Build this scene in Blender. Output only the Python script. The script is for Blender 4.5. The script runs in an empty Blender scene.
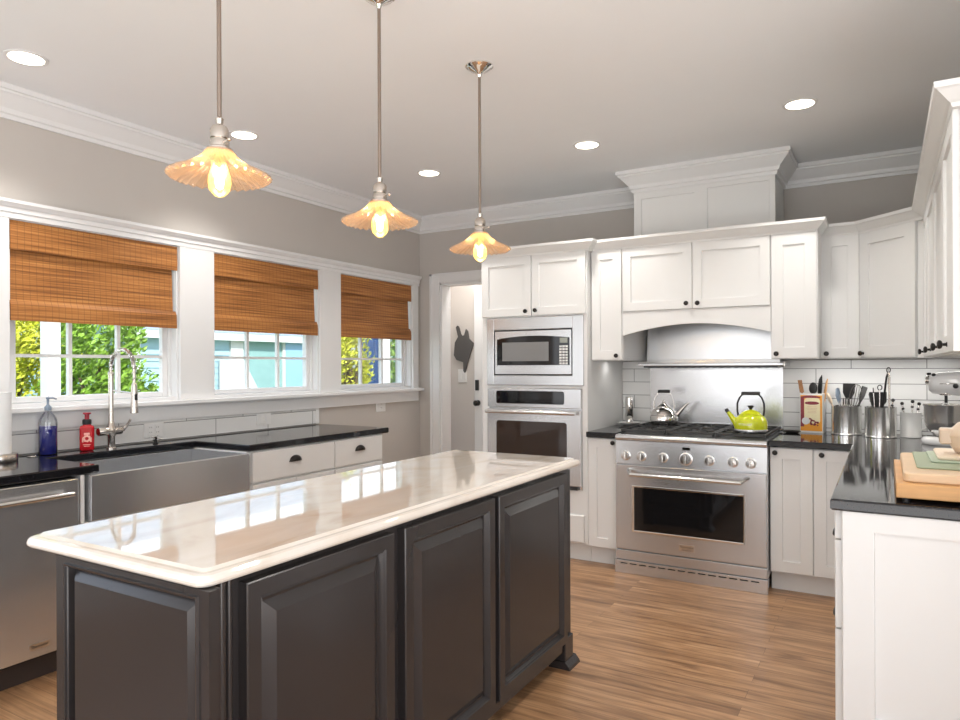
import bpy, bmesh, math, random
from math import pi, sin, cos, radians
from mathutils import Matrix, Vector

random.seed(7)
SC = bpy.context.scene
COL = SC.collection

# ------------------------------------------------------------------ camera
cam_data = bpy.data.cameras.new('camera')
cam_data.sensor_width = 36.0
cam_data.lens = 688.5 / 960 * 36.0
cam_data.shift_y = 6.0 / 960
cam_data.clip_start = 0.05
cam = bpy.data.objects.new('camera', cam_data)
COL.objects.link(cam)
cam.matrix_world = (Matrix.Translation((0, 0, 1.37)) @ Matrix.Rotation(0.53123, 4, 'Z')
                    @ Matrix.Rotation(pi / 2, 4, 'X') @ Matrix.Rotation(-0.0043, 4, 'Z'))
SC.camera = cam

# ------------------------------------------------------------------ view, world, lights
SC.view_settings.view_transform = 'Standard'
SC.view_settings.look = 'None'
SC.view_settings.gamma = 1.0
SC.view_settings.use_curve_mapping = False
SC.view_settings.exposure = 0.0

world = bpy.data.worlds.new('sky')
SC.world = world
world.use_nodes = True
wn = world.node_tree
wn.nodes.clear()
wo = wn.nodes.new('ShaderNodeOutputWorld')
wb = wn.nodes.new('ShaderNodeBackground')
wr = wn.nodes.new('ShaderNodeValToRGB')
wt = wn.nodes.new('ShaderNodeTexCoord')
wx = wn.nodes.new('ShaderNodeSeparateXYZ')
wr.color_ramp.elements[0].position = 0.0
wr.color_ramp.elements[0].color = (0.95, 0.97, 1.0, 1)
wr.color_ramp.elements[1].position = 0.8
wr.color_ramp.elements[1].color = (0.45, 0.66, 1.0, 1)
wb.inputs['Strength'].default_value = 2.5
wn.links.new(wt.outputs['Generated'], wx.inputs[0])
wn.links.new(wx.outputs['Z'], wr.inputs[0])
wn.links.new(wr.outputs[0], wb.inputs['Color'])
wn.links.new(wb.outputs[0], wo.inputs['Surface'])

def light(name, kind, energy, loc, rot=(0, 0, 0), color=(1, 1, 1), **kw):
    d = bpy.data.lights.new(name, kind)
    d.energy = energy
    d.color = color
    for k, v in kw.items():
        setattr(d, k, v)
    o = bpy.data.objects.new(name, d)
    o.location = loc
    o.rotation_euler = rot
    COL.objects.link(o)
    return o

# the sun stands over the roof of the house and lights the garden side only
light('sun', 'SUN', 6.5, (0, 0, 9), (radians(46), 0, radians(65)), (1.0, 0.95, 0.86), angle=0.01)
# area fill lights added just inside the unseen rear and side wall openings
for wx_ in (-2.3, -0.6, 1.1):
    light('rear_fill', 'AREA', 11.5, (wx_, -2.95, 1.45), (radians(97), 0, 0), (1.0, 1.0, 1.0), shape='RECTANGLE', size=0.9, size_y=2.1)
light('side_fill', 'AREA', 18, (3.2, 0.0, 1.45), (radians(90), 0, radians(90)), (1.0, 1.0, 1.0), shape='RECTANGLE', size=3.6, size_y=2.0)
# upward fill panel added at floor level, out of view, to brighten the ceiling
light('uplight_fill_rear', 'AREA', 95, (-0.6, -2.0, 0.03), (radians(180), 0, 0), (0.93, 0.97, 1.0), shape='RECTANGLE', size=4.6, size_y=1.5)
for ux, uy, uw, ud, ue in ((-0.03, 4.93, 0.85, 0.05, 3.0), (-1.66, 4.85, 0.15, 0.05, 0.25), (-1.07, 5.05, 0.6, 0.08, 0.8), (0.30, 3.9, 0.06, 1.2, 1.6)):  # fill added under cabinets and hood to brighten tile and counter items
    light('under_cabinet_fill', 'AREA', ue, (ux, uy, 1.402 if uw != 0.6 else 1.338), (0, 0, 0), (1.0, 0.97, 0.93), shape='RECTANGLE', size=uw, size_y=ud)
light('uplight_fill_side', 'AREA', 115, (2.0, -0.7, 0.03), (radians(180), 0, 0), (0.93, 0.97, 1.0), shape='RECTANGLE', size=2.0, size_y=2.6)  # second upward fill panel, added out of view at the right
light('hall_fill', 'AREA', 15, (-3.3, 5.85, 2.6), (0, 0, 0), (1.0, 0.95, 0.9), shape='RECTANGLE', size=0.9, size_y=0.3)  # unseen fill added to brighten the hallway

# ------------------------------------------------------------------ materials
def mat(name, color=(0.8, 0.8, 0.8), rough=0.5, metal=0.0, spec=0.5, coat=0.0, noise=0.0, nscale=6.0, nstretch=(1, 1, 1), bump=0.0, rnoise=0.0):
    m = bpy.data.materials.new(name)
    m.use_nodes = True
    nt = m.node_tree
    b = nt.nodes['Principled BSDF']
    b.inputs['Base Color'].default_value = (*color, 1)
    b.inputs['Roughness'].default_value = rough
    b.inputs['Metallic'].default_value = metal
    b.inputs['Specular IOR Level'].default_value = spec
    b.inputs['Coat Weight'].default_value = coat
    tc = nt.nodes.new('ShaderNodeTexCoord')
    mp = nt.nodes.new('ShaderNodeMapping')
    mp.inputs['Scale'].default_value = nstretch
    nz = nt.nodes.new('ShaderNodeTexNoise')
    nz.inputs['Scale'].default_value = nscale
    nz.inputs['Detail'].default_value = 4
    nt.links.new(tc.outputs['Object'], mp.inputs[0])
    nt.links.new(mp.outputs[0], nz.inputs['Vector'])
    mx = nt.nodes.new('ShaderNodeMix')
    mx.data_type = 'RGBA'
    mx.inputs[6].default_value = (*[c * (1 - noise) for c in color], 1)
    mx.inputs[7].default_value = (*[min(1, c * (1 + noise)) for c in color], 1)
    nt.links.new(nz.outputs['Fac'], mx.inputs[0])
    nt.links.new(mx.outputs[2], b.inputs['Base Color'])
    if rnoise:
        mr = nt.nodes.new('ShaderNodeMapRange')
        mr.inputs[3].default_value = max(0.02, rough - rnoise)
        mr.inputs[4].default_value = rough + rnoise
        nt.links.new(nz.outputs['Fac'], mr.inputs[0])
        nt.links.new(mr.outputs[0], b.inputs['Roughness'])
    if bump:
        bp = nt.nodes.new('ShaderNodeBump')
        bp.inputs['Strength'].default_value = bump
        bp.inputs['Distance'].default_value = 0.002
        nt.links.new(nz.outputs['Fac'], bp.inputs['Height'])
        nt.links.new(bp.outputs[0], b.inputs['Normal'])
    return m

def nodes_of(m):
    nt = m.node_tree
    return nt, nt.nodes['Principled BSDF'], nt.nodes.new, nt.links.new

W = {}
W['cab'] = mat('white_cabinet_paint', (0.80, 0.80, 0.79), 0.38, noise=0.015)
W['trim'] = mat('white_trim_paint', (0.82, 0.82, 0.82), 0.35, noise=0.01)
W['ceil'] = mat('flat_ceiling_paint', (0.90, 0.915, 0.93), 0.9, noise=0.01)
W['wall'] = mat('greige_wall_paint', (0.56, 0.525, 0.49), 0.8, noise=0.02)
W['hallwall'] = mat('pale_hall_paint', (0.62, 0.58, 0.545), 0.8, noise=0.02)
W['espresso'] = mat('espresso_cabinet_paint', (0.028, 0.0245, 0.0245), 0.22, noise=0.05, nscale=3)
W['steel'] = mat('brushed_stainless', (0.62, 0.63, 0.645), 0.23, 0.8, noise=0.02, nscale=4, nstretch=(0.4, 0.4, 60), rnoise=0.02)
W['steelx'] = mat('brushed_stainless_vertical', (0.64, 0.645, 0.655), 0.23, 0.8, noise=0.02, nscale=4, nstretch=(60, 60, 0.4), rnoise=0.02)
W['chrome'] = mat('polished_chrome', (0.82, 0.80, 0.78), 0.07, 1.0)
W['crocksteel'] = mat('bright_utensil_steel', (0.86, 0.85, 0.83), 0.17, 0.88)
W['satin'] = mat('satin_steel', (0.70, 0.70, 0.69), 0.2, 0.95)
W['nickel'] = mat('brushed_nickel', (0.62, 0.57, 0.52), 0.22, 1.0)
W['bronze'] = mat('dark_bronze_metal', (0.022, 0.019, 0.018), 0.28, 0.6)
W['pewter'] = mat('dark_pewter', (0.12, 0.11, 0.10), 0.3, 0.8)
W['black'] = mat('black_plastic', (0.015, 0.015, 0.016), 0.35)
W['iron'] = mat('cast_iron', (0.03, 0.03, 0.03), 0.5, bump=0.2, nscale=60)
W['blackglass'] = mat('black_glass', (0.008, 0.008, 0.009), 0.05)
W['ovenglass'] = mat('brown_oven_glass', (0.03, 0.016, 0.010), 0.05)
W['mwglass'] = mat('grey_microwave_screen', (0.22, 0.22, 0.22), 0.12)
W['display'] = mat('grey_display', (0.30, 0.32, 0.28), 0.2)
W['plate'] = mat('white_plastic', (0.80, 0.80, 0.79), 0.35)
W['paper'] = mat('white_paper', (0.86, 0.86, 0.86), 0.9, bump=0.3, nscale=80)
W['bluesoap'] = mat('blue_soap', (0.02, 0.025, 0.30), 0.08, coat=0.6)
W['redsoap'] = mat('red_soap', (0.50, 0.010, 0.018), 0.12, coat=0.6)
W['redpump'] = mat('red_pump_plastic', (0.38, 0.012, 0.03), 0.3)
W['label'] = mat('pink_print', (0.95, 0.50, 0.42), 0.5)
W['bluegrey'] = mat('bluegrey_pump_plastic', (0.22, 0.28, 0.36), 0.35)
W['lime'] = mat('lime_enamel', (0.60, 0.66, 0.015), 0.12, coat=0.8)
W['whitetext'] = mat('white_print', (0.9, 0.9, 0.8), 0.5)
W['darktext'] = mat('dark_print', (0.03, 0.03, 0.03), 0.5)
W['cream'] = mat('cream_print', (0.86, 0.76, 0.50), 0.5, noise=0.1, nscale=40)
W['orange'] = mat('orange_print', (0.85, 0.36, 0.03), 0.45)
W['maroon'] = mat('maroon_print', (0.24, 0.025, 0.04), 0.45)
W['woodlight'] = mat('light_wood', (0.72, 0.52, 0.33), 0.45, noise=0.15, nscale=5, nstretch=(1, 12, 12))
W['woodcream'] = mat('pale_wood', (0.82, 0.68, 0.52), 0.5, noise=0.12, nscale=5, nstretch=(1, 12, 12))
W['woodorange'] = mat('butcher_block_wood', (0.66, 0.36, 0.14), 0.4, noise=0.22, nscale=4, nstretch=(2, 2, 16))
W['woodutensil'] = mat('brown_utensil_wood', (0.36, 0.17, 0.07), 0.5, noise=0.2)
W['sage'] = mat('sage_plastic', (0.34, 0.40, 0.27), 0.5)
W['sage2'] = mat('pale_sage_plastic', (0.40, 0.48, 0.36), 0.5)
W['ceramic'] = mat('white_ceramic', (0.78, 0.78, 0.76), 0.2, coat=0.3)
W['mixer'] = mat('white_enamel', (0.80, 0.80, 0.80), 0.15, coat=0.5)
W['beige'] = mat('beige_stoneware', (0.72, 0.56, 0.42), 0.3, coat=0.3, noise=0.06)
W['slate'] = mat('dark_metal_plate', (0.085, 0.080, 0.078), 0.6, noise=0.1)
W['toe'] = mat('dark_toe_kick', (0.05, 0.035, 0.03), 0.6)
W['cord'] = mat('brown_metal_rod', (0.30, 0.24, 0.20), 0.35, 0.8)
W['gap'] = mat('shadow_gap_rubber', (0.02, 0.02, 0.02), 0.8)
# outdoors
W['lawn'] = mat('lawn', (0.12, 0.22, 0.05), 0.9, noise=0.3, nscale=3)
W['leaf'] = mat('green_leaf', (0.20, 0.34, 0.03), 0.5, noise=0.6, nscale=2.2)
W['leaf2'] = mat('yellow_green_leaf', (0.50, 0.50, 0.03), 0.5, noise=0.5, nscale=2.2)
W['bark'] = mat('bark', (0.12, 0.08, 0.05), 0.9, noise=0.3)
W['siding'] = mat('pale_blue_siding', (0.34, 0.50, 0.58), 0.6, noise=0.04)
W['shingle'] = mat('teal_shingle', (0.24, 0.40, 0.40), 0.7, noise=0.15, nscale=8)
W['shutter'] = mat('light_blue_shutter', (0.27, 0.46, 0.66), 0.5)
W['navy'] = mat('dark_blue_door_paint', (0.008, 0.05, 0.16), 0.9, spec=0.1)
W['roof'] = mat('grey_roof_shingle', (0.26, 0.30, 0.34), 0.8, noise=0.2, nscale=10)
W['white_ext'] = mat('exterior_white_paint', (0.62, 0.62, 0.62), 0.5)

def emis(name, color, strength):
    m = bpy.data.materials.new(name)
    m.use_nodes = True
    b = m.node_tree.nodes['Principled BSDF']
    b.inputs['Base Color'].default_value = (*color, 1)
    b.inputs['Emission Color'].default_value = (*color, 1)
    b.inputs['Emission Strength'].default_value = strength
    return m
W['lens'] = emis('lit_lamp_lens', (1.0, 0.90, 0.72), 6.0)
W['bulb'] = emis('lit_bulb_core', (1.0, 0.78, 0.40), 14.0)

def glassy(name, tint, gloss=0.12, trans=0.0, fres=0.6, tcol=(1, 1, 1), rough=0.02):
    """thin clear glass: see-through, with a mirror-like part and, for tinted glass, a diffusing part"""
    m = bpy.data.materials.new(name)
    m.use_nodes = True
    nt = m.node_tree
    nt.nodes.clear()
    N, L = nt.nodes.new, nt.links.new
    out = N('ShaderNodeOutputMaterial')
    t = N('ShaderNodeBsdfTransparent'); t.inputs[0].default_value = (*tint, 1)
    g = N('ShaderNodeBsdfGlossy'); g.inputs['Roughness'].default_value = rough
    lw = N('ShaderNodeLayerWeight'); lw.inputs[0].default_value = 0.25
    mul = N('ShaderNodeMath'); mul.operation = 'MULTIPLY_ADD'
    mul.inputs[1].default_value = fres; mul.inputs[2].default_value = gloss * 0.3
    L(lw.outputs['Fresnel'], mul.inputs[0])
    mix = N('ShaderNodeMixShader')
    L(mul.outputs[0], mix.inputs[0]); L(t.outputs[0], mix.inputs[1]); L(g.outputs[0], mix.inputs[2])
    last = mix
    if trans:
        tr = N('ShaderNodeBsdfTranslucent'); tr.inputs[0].default_value = (*tcol, 1)
        df = N('ShaderNodeBsdfDiffuse'); df.inputs[0].default_value = (*tcol, 1)
        ma = N('ShaderNodeMixShader'); ma.inputs[0].default_value = 0.4
        L(tr.outputs[0], ma.inputs[1]); L(df.outputs[0], ma.inputs[2])
        mb = N('ShaderNodeMixShader'); mb.inputs[0].default_value = trans
        L(mix.outputs[0], mb.inputs[1]); L(ma.outputs[0], mb.inputs[2])
        last = mb
    L(last.outputs[0], out.inputs[0])
    return m
W['pane'] = glassy('window_glass', (0.97, 0.985, 0.98), 0.05, fres=0.25)
W['clear'] = glassy('clear_bottle_glass', (0.93, 0.95, 0.95), 0.4)
W['shade'] = glassy('ribbed_amber_glass', (1.0, 0.90, 0.80), 0.5, trans=0.24, tcol=(1.0, 0.78, 0.60), rough=0.05)
W['bulbglass'] = glassy('amber_bulb_glass', (1.0, 0.90, 0.62), 0.3, trans=0.25, tcol=(1.0, 0.80, 0.35))

def tile_mat(name, axis, row=0.1035, length=0.435, off=(0, 0), color=(0.80, 0.80, 0.79), grout=(0.22, 0.22, 0.22)):
    m = mat(name, color, 0.12)
    nt, b, N, L = nodes_of(m)
    tc = N('ShaderNodeTexCoord'); sx = N('ShaderNodeSeparateXYZ'); cx = N('ShaderNodeCombineXYZ')
    mp = N('ShaderNodeMapping'); mp.inputs['Location'].default_value = (off[0], off[1], 0)
    br = N('ShaderNodeTexBrick')
    br.offset = 0.5
    br.inputs['Scale'].default_value = 1.0
    br.inputs['Brick Width'].default_value = length
    br.inputs['Row Height'].default_value = row
    br.inputs['Mortar Size'].default_value = 0.0022
    br.inputs['Mortar Smooth'].default_value = 0.1
    br.inputs['Color1'].default_value = (*color, 1)
    br.inputs['Color2'].default_value = (*[c * 0.97 for c in color], 1)
    br.inputs['Mortar'].default_value = (*grout, 1)
    L(tc.outputs['Object'], sx.inputs[0])
    L(sx.outputs[axis], cx.inputs[0]); L(sx.outputs['Z'], cx.inputs[1])
    L(cx.outputs[0], mp.inputs[0]); L(mp.outputs[0], br.inputs['Vector'])
    L(br.outputs['Color'], b.inputs['Base Color'])
    bp = N('ShaderNodeBump'); bp.inputs['Strength'].default_value = 0.5; bp.inputs['Distance'].default_value = 0.002
    bp.invert = True
    L(br.outputs['Fac'], bp.inputs['Height']); L(bp.outputs[0], b.inputs['Normal'])
    return m
W['tile_back'] = tile_mat('white_subway_tile', 'X', off=(0.404, -0.940), row=0.1005, length=0.424)
W['tile_left'] = tile_mat('white_subway_tile_sink', 'Y', off=(-3.277 + 0.4484, -0.9235 - 0.0015), length=0.4484)

def floor_mat():
    m = mat('oak_floor', (0.45, 0.27, 0.14), 0.32)
    nt, b, N, L = nodes_of(m)
    tc = N('ShaderNodeTexCoord')
    br = N('ShaderNodeTexBrick'); br.offset = 0.37; br.offset_frequency = 2
    br.inputs['Scale'].default_value = 1.0
    br.inputs['Brick Width'].default_value = 1.35
    br.inputs['Row Height'].default_value = 0.083
    br.inputs['Mortar Size'].default_value = 0.0009
    br.inputs['Bias'].default_value = 0.0
    br.inputs['Color1'].default_value = (0, 0, 0, 1)
    br.inputs['Color2'].default_value = (1, 1, 1, 1)
    br.inputs['Mortar'].default_value = (0.3, 0.3, 0.3, 1)
    L(tc.outputs['Object'], br.inputs['Vector'])
    # per-plank offset of the grain
    sc = N('ShaderNodeVectorMath'); sc.operation = 'SCALE'; sc.inputs['Scale'].default_value = 7.0
    L(br.outputs['Color'], sc.inputs[0])
    ad = N('ShaderNodeVectorMath'); ad.operation = 'ADD'
    L(tc.outputs['Object'], ad.inputs[0]); L(sc.outputs[0], ad.inputs[1])
    mp = N('ShaderNodeMapping'); mp.inputs['Scale'].default_value = (1.5, 9, 1)
    L(ad.outputs[0], mp.inputs[0])
    n1 = N('ShaderNodeTexNoise'); n1.inputs['Scale'].default_value = 1.6; n1.inputs['Detail'].default_value = 7; n1.inputs['Distortion'].default_value = 0.9
    L(mp.outputs[0], n1.inputs['Vector'])
    mp2 = N('ShaderNodeMapping'); mp2.inputs['Scale'].default_value = (1.1, 10, 1)
    L(ad.outputs[0], mp2.inputs[0])
    wv = N('ShaderNodeTexWave'); wv.wave_type = 'BANDS'; wv.bands_direction = 'Y'
    wv.inputs['Scale'].default_value = 0.55; wv.inputs['Distortion'].default_value = 14; wv.inputs['Detail'].default_value = 2.5; wv.inputs['Detail Scale'].default_value = 0.5
    L(mp2.outputs[0], wv.inputs['Vector'])
    r1 = N('ShaderNodeValToRGB')
    e = r1.color_ramp.elements
    e[0].position = 0.28; e[0].color = (0.25, 0.130, 0.062, 1)
    e[1].position = 0.72; e[1].color = (0.60, 0.37, 0.205, 1)
    e.new(0.5).color = (0.46, 0.262, 0.135, 1)
    L(n1.outputs['Fac'], r1.inputs[0])
    r2 = N('ShaderNodeValToRGB')
    r2.color_ramp.elements[0].position = 0.02; r2.color_ramp.elements[0].color = (0.45, 0.40, 0.36, 1)
    r2.color_ramp.elements[1].position = 0.35; r2.color_ramp.elements[1].color = (1, 1, 1, 1)
    L(wv.outputs['Fac'], r2.inputs[0])
    m1 = N('ShaderNodeMix'); m1.data_type = 'RGBA'; m1.blend_type = 'MULTIPLY'; m1.inputs[0].default_value = 0.42
    L(r1.outputs[0], m1.inputs[6]); L(r2.outputs[0], m1.inputs[7])
    mp3 = N('ShaderNodeMapping'); mp3.inputs['Scale'].default_value = (3.0, 75, 1)
    L(ad.outputs[0], mp3.inputs[0])
    n2 = N('ShaderNodeTexNoise'); n2.inputs['Scale'].default_value = 1.5; n2.inputs['Detail'].default_value = 4; n2.inputs['Distortion'].default_value = 0.5
    L(mp3.outputs[0], n2.inputs['Vector'])
    r4 = N('ShaderNodeValToRGB')
    r4.color_ramp.elements[0].position = 0.34; r4.color_ramp.elements[0].color = (0.55, 0.50, 0.46, 1)
    r4.color_ramp.elements[1].position = 0.52; r4.color_ramp.elements[1].color = (1, 1, 1, 1)
    L(n2.outputs['Fac'], r4.inputs[0])
    m4 = N('ShaderNodeMix'); m4.data_type = 'RGBA'; m4.blend_type = 'MULTIPLY'; m4.inputs[0].default_value = 0.6
    L(m1.outputs[2], m4.inputs[6]); L(r4.outputs[0], m4.inputs[7])
    m1 = m4
    r3 = N('ShaderNodeValToRGB')
    r3.color_ramp.elements[0].color = (0.80, 0.77, 0.74, 1); r3.color_ramp.elements[1].color = (1.0, 0.99, 0.97, 1)
    L(br.outputs['Color'], r3.inputs[0])
    m2 = N('ShaderNodeMix'); m2.data_type = 'RGBA'; m2.blend_type = 'MULTIPLY'; m2.inputs[0].default_value = 1.0
    L(m1.outputs[2], m2.inputs[6]); L(r3.outputs[0], m2.inputs[7])
    m3 = N('ShaderNodeMix'); m3.data_type = 'RGBA'
    L(br.outputs['Fac'], m3.inputs[0]); L(m2.outputs[2], m3.inputs[6]); m3.inputs[7].default_value = (0.15, 0.08, 0.04, 1)
    L(m3.outputs[2], b.inputs['Base Color'])
    return m
W['floor'] = floor_mat()

def quartz_mat():
    m = mat('cream_quartz', (0.80, 0.72, 0.62), 0.035, spec=0.8, coat=0.5)
    nt, b, N, L = nodes_of(m)
    tc = N('ShaderNodeTexCoord')
    n1 = N('ShaderNodeTexNoise'); n1.inputs['Scale'].default_value = 2.4; n1.inputs['Detail'].default_value = 8; n1.inputs['Distortion'].default_value = 1.6
    mp = N('ShaderNodeMapping'); mp.inputs['Scale'].default_value = (2.2, 1, 1); mp.inputs['Rotation'].default_value = (0, 0, 0.5)
    L(tc.outputs['Object'], mp.inputs[0]); L(mp.outputs[0], n1.inputs['Vector'])
    r = N('ShaderNodeValToRGB')
    e = r.color_ramp.elements
    e[0].position = 0.28; e[0].color = (0.66, 0.57, 0.48, 1)
    e[1].position = 0.62; e[1].color = (0.80, 0.745, 0.68, 1)
    e.new(0.44).color = (0.76, 0.69, 0.61, 1)
    L(n1.outputs['Fac'], r.inputs[0])
    L(r.outputs[0], b.inputs['Base Color'])
    return m
W['quartz'] = quartz_mat()

def granite_mat():
    m = mat('black_granite', (0.012, 0.012, 0.014), 0.07)
    nt, b, N, L = nodes_of(m)
    tc = N('ShaderNodeTexCoord')
    v = N('ShaderNodeTexNoise'); v.inputs['Scale'].default_value = 260; v.inputs['Detail'].default_value = 2
    L(tc.outputs['Object'], v.inputs['Vector'])
    r = N('ShaderNodeValToRGB')
    r.color_ramp.elements[0].position = 0.6; r.color_ramp.elements[0].color = (0.008, 0.008, 0.010, 1)
    r.color_ramp.elements[1].position = 0.75; r.color_ramp.elements[1].color = (0.06, 0.06, 0.065, 1)
    L(v.outputs['Fac'], r.inputs[0]); L(r.outputs[0], b.inputs['Base Color'])
    b.inputs['Specular IOR Level'].default_value = 0.45
    return m
W['granite'] = granite_mat()

def bamboo_mat():
    m = mat('woven_bamboo', (0.45, 0.2, 0.06), 0.55)
    nt, b, N, L = nodes_of(m)
    tc = N('ShaderNodeTexCoord')
    mp = N('ShaderNodeMapping'); mp.inputs['Scale'].default_value = (1, 1.2, 70)
    L(tc.outputs['Object'], mp.inputs[0])
    n1 = N('ShaderNodeTexNoise'); n1.inputs['Scale'].default_value = 1.6; n1.inputs['Detail'].default_value = 5
    L(mp.outputs[0], n1.inputs['Vector'])
    r = N('ShaderNodeValToRGB')
    e = r.color_ramp.elements
    e[0].position = 0.30; e[0].color = (0.17, 0.058, 0.013, 1)
    e[1].position = 0.75; e[1].color = (0.62, 0.29, 0.085, 1)
    e.new(0.5).color = (0.42, 0.165, 0.040, 1)
    L(n1.outputs['Fac'], r.inputs[0])
    # the stitched warp threads, one dark line every 3.5 cm
    sx = N('ShaderNodeSeparateXYZ'); L(tc.outputs['Object'], sx.inputs[0])
    mu = N('ShaderNodeMath'); mu.operation = 'MULTIPLY'; mu.inputs[1].default_value = 1 / 0.034
    fr = N('ShaderNodeMath'); fr.operation = 'FRACT'
    lt = N('ShaderNodeMath'); lt.operation = 'LESS_THAN'; lt.inputs[1].default_value = 0.09
    L(sx.outputs['Y'], mu.inputs[0]); L(mu.outputs[0], fr.inputs[0]); L(fr.outputs[0], lt.inputs[0])
    ml = N('ShaderNodeMath'); ml.operation = 'MULTIPLY'; ml.inputs[1].default_value = 0.45; L(lt.outputs[0], ml.inputs[0])
    mx = N('ShaderNodeMix'); mx.data_type = 'RGBA'
    L(ml.outputs[0], mx.inputs[0]); L(r.outputs[0], mx.inputs[6]); mx.inputs[7].default_value = (0.12, 0.05, 0.02, 1)
    L(mx.outputs[2], b.inputs['Base Color'])
    bp = N('ShaderNodeBump'); bp.inputs['Strength'].default_value = 0.6; bp.inputs['Distance'].default_value = 0.003
    L(n1.outputs['Fac'], bp.inputs['Height']); L(bp.outputs[0], b.inputs['Normal'])
    return m
W['bamboo'] = bamboo_mat()

# ------------------------------------------------------------------ mesh building
class M:
    """collects shapes and links them as ONE mesh object"""
    def __init__(s):
        s.bm = bmesh.new()

    def box(s, x0, x1, y0, y1, z0, z1, b=0.0):
        x0, x1 = min(x0, x1), max(x0, x1); y0, y1 = min(y0, y1), max(y0, y1); z0, z1 = min(z0, z1), max(z0, z1)
        v = [s.bm.verts.new(p) for p in ((x0, y0, z0), (x1, y0, z0), (x1, y1, z0), (x0, y1, z0), (x0, y0, z1), (x1, y0, z1), (x1, y1, z1), (x0, y1, z1))]
        f = [s.bm.faces.new([v[i] for i in q]) for q in ((0, 3, 2, 1), (4, 5, 6, 7), (0, 1, 5, 4), (1, 2, 6, 5), (2, 3, 7, 6), (3, 0, 4, 7))]
        if b:
            ed = list({e for ff in f for e in ff.edges})
            bmesh.ops.bevel(s.bm, geom=ed, offset=b, segments=2, profile=0.5, affect='EDGES')
        return s

    def loops(s, rings, close=True, cap0=True, cap1=True, smooth=False):
        vs = [[s.bm.verts.new(p) for p in r] for r in rings]
        n = len(vs[0])
        for a, b in zip(vs, vs[1:]):
            for i in range(n if close else n - 1):
                j = (i + 1) % n
                s.bm.faces.new((a[i], a[j], b[j], b[i])).smooth = smooth
        if cap0:
            s.bm.faces.new(list(reversed(vs[0])))
        if cap1:
            s.bm.faces.new(vs[-1])
        return s

    def lathe(s, prof, c=(0, 0, 0), n=28, axis='Z', caps=True):
        """prof: (radius, height) pairs"""
        def P(r, h, a):
            x, y = r * cos(a), r * sin(a)
            if axis == 'Z':
                q = (x, y, h)
            elif axis == 'X':
                q = (h, x, y)
            else:
                q = (y, h, x)
            return (c[0] + q[0], c[1] + q[1], c[2] + q[2])
        return s.loops([[P(max(r, 1e-4), h, 2 * pi * i / n) for i in range(n)] for r, h in prof], True, caps, caps, True)

    def cyl(s, r, h0, h1, c=(0, 0, 0), n=20, axis='Z', b=0.0):
        if b:
            return s.lathe([(r - b, h0), (r, h0 + b), (r, h1 - b), (r - b, h1)], c, n, axis)
        return s.lathe([(r, h0), (r, h1)], c, n, axis)

    def tube(s, pts, r, n=8, closed=False):
        pts = [Vector(p) for p in pts]
        rr = r if isinstance(r, (list, tuple)) else [r] * len(pts)
        rings = []
        up = Vector((0.13, 0.27, 0.95)).normalized()
        for i, p in enumerate(pts):
            a = pts[i - 1] if (i > 0 or closed) else p
            bq = pts[(i + 1) % len(pts)] if (i < len(pts) - 1 or closed) else p
            t = (bq - a)
            t = t.normalized() if t.length > 1e-9 else Vector((0, 0, 1))
            sd = up - t * up.dot(t)
            if sd.length < 0.05:
                sd = Vector((1, 0, 0)) - t * t.x
            sd.normalize()
            up = sd
            q = t.cross(sd)
            rings.append([tuple(p + (sd * cos(2 * pi * k / n) + q * sin(2 * pi * k / n)) * rr[i]) for k in range(n)])
        if closed:
            rings.append(rings[0])
        return s.loops(rings, True, not closed, not closed, True)

    def prism(s, pts, h0, h1, axis='Z', b=0.0):
        """a flat outline (counter-clockwise) given thickness along one axis"""
        def P(p, h):
            return {'Z': (p[0], p[1], h), 'Y': (p[0], h, p[1]), 'X': (h, p[0], p[1])}[axis]
        if b:
            # bevelled on the h1 side
            n = len(pts)
            ins = []
            for i in range(n):
                a, q, c = Vector(pts[i - 1]), Vector(pts[i]), Vector(pts[(i + 1) % n])
                d1 = (q - a).normalized(); d2 = (c - q).normalized()
                n1 = Vector((-d1.y, d1.x)); n2 = Vector((-d2.y, d2.x))
                mm = (n1 + n2)
                mm = mm / max(0.3, mm.dot(n1)) if mm.length > 1e-6 else n1
                ins.append(mm)
            sg = 1 if h1 > h0 else -1
            rings = [[P(p, h0 + sg * b) if False else P((p[0] + ins[i].x * b, p[1] + ins[i].y * b), h0) for i, p in enumerate(pts)],
                     [P(p, h0 + sg * b) for p in pts],
                     [P(p, h1 - sg * b) for p in pts],
                     [P((p[0] + ins[i].x * b * 0.3, p[1] + ins[i].y * b * 0.3), h1 - sg * b * 0.3) for i, p in enumerate(pts)],
                     [P((p[0] + ins[i].x * b, p[1] + ins[i].y * b), h1) for i, p in enumerate(pts)]]
            return s.loops(rings)
        return s.loops([[P(p, h0) for p in pts], [P(p, h1) for p in pts]])

    def sphere(s, r, c=(0, 0, 0), sc=(1, 1, 1), n=16):
        rings = []
        for i in range(1, n):
            a = pi * i / n
            rings.append([(c[0] + r * sc[0] * sin(a) * cos(2 * pi * k / n), c[1] + r * sc[1] * sin(a) * sin(2 * pi * k / n), c[2] - r * sc[2] * cos(a)) for k in range(n)])
        return s.loops(rings, True, True, True, True)

    def panel(s, x0, z0, w, h, rings, y=0.0):
        """door-like panel: rings of (inset, depth towards -Y); back on the plane y"""
        rr = []
        for i, d in rings:
            rr.append([(x0 + i, y - d, z0 + i), (x0 + w - i, y - d, z0 + i), (x0 + w - i, y - d, z0 + h - i), (x0 + i, y - d, z0 + h - i)])
        return s.loops(rr)

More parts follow.
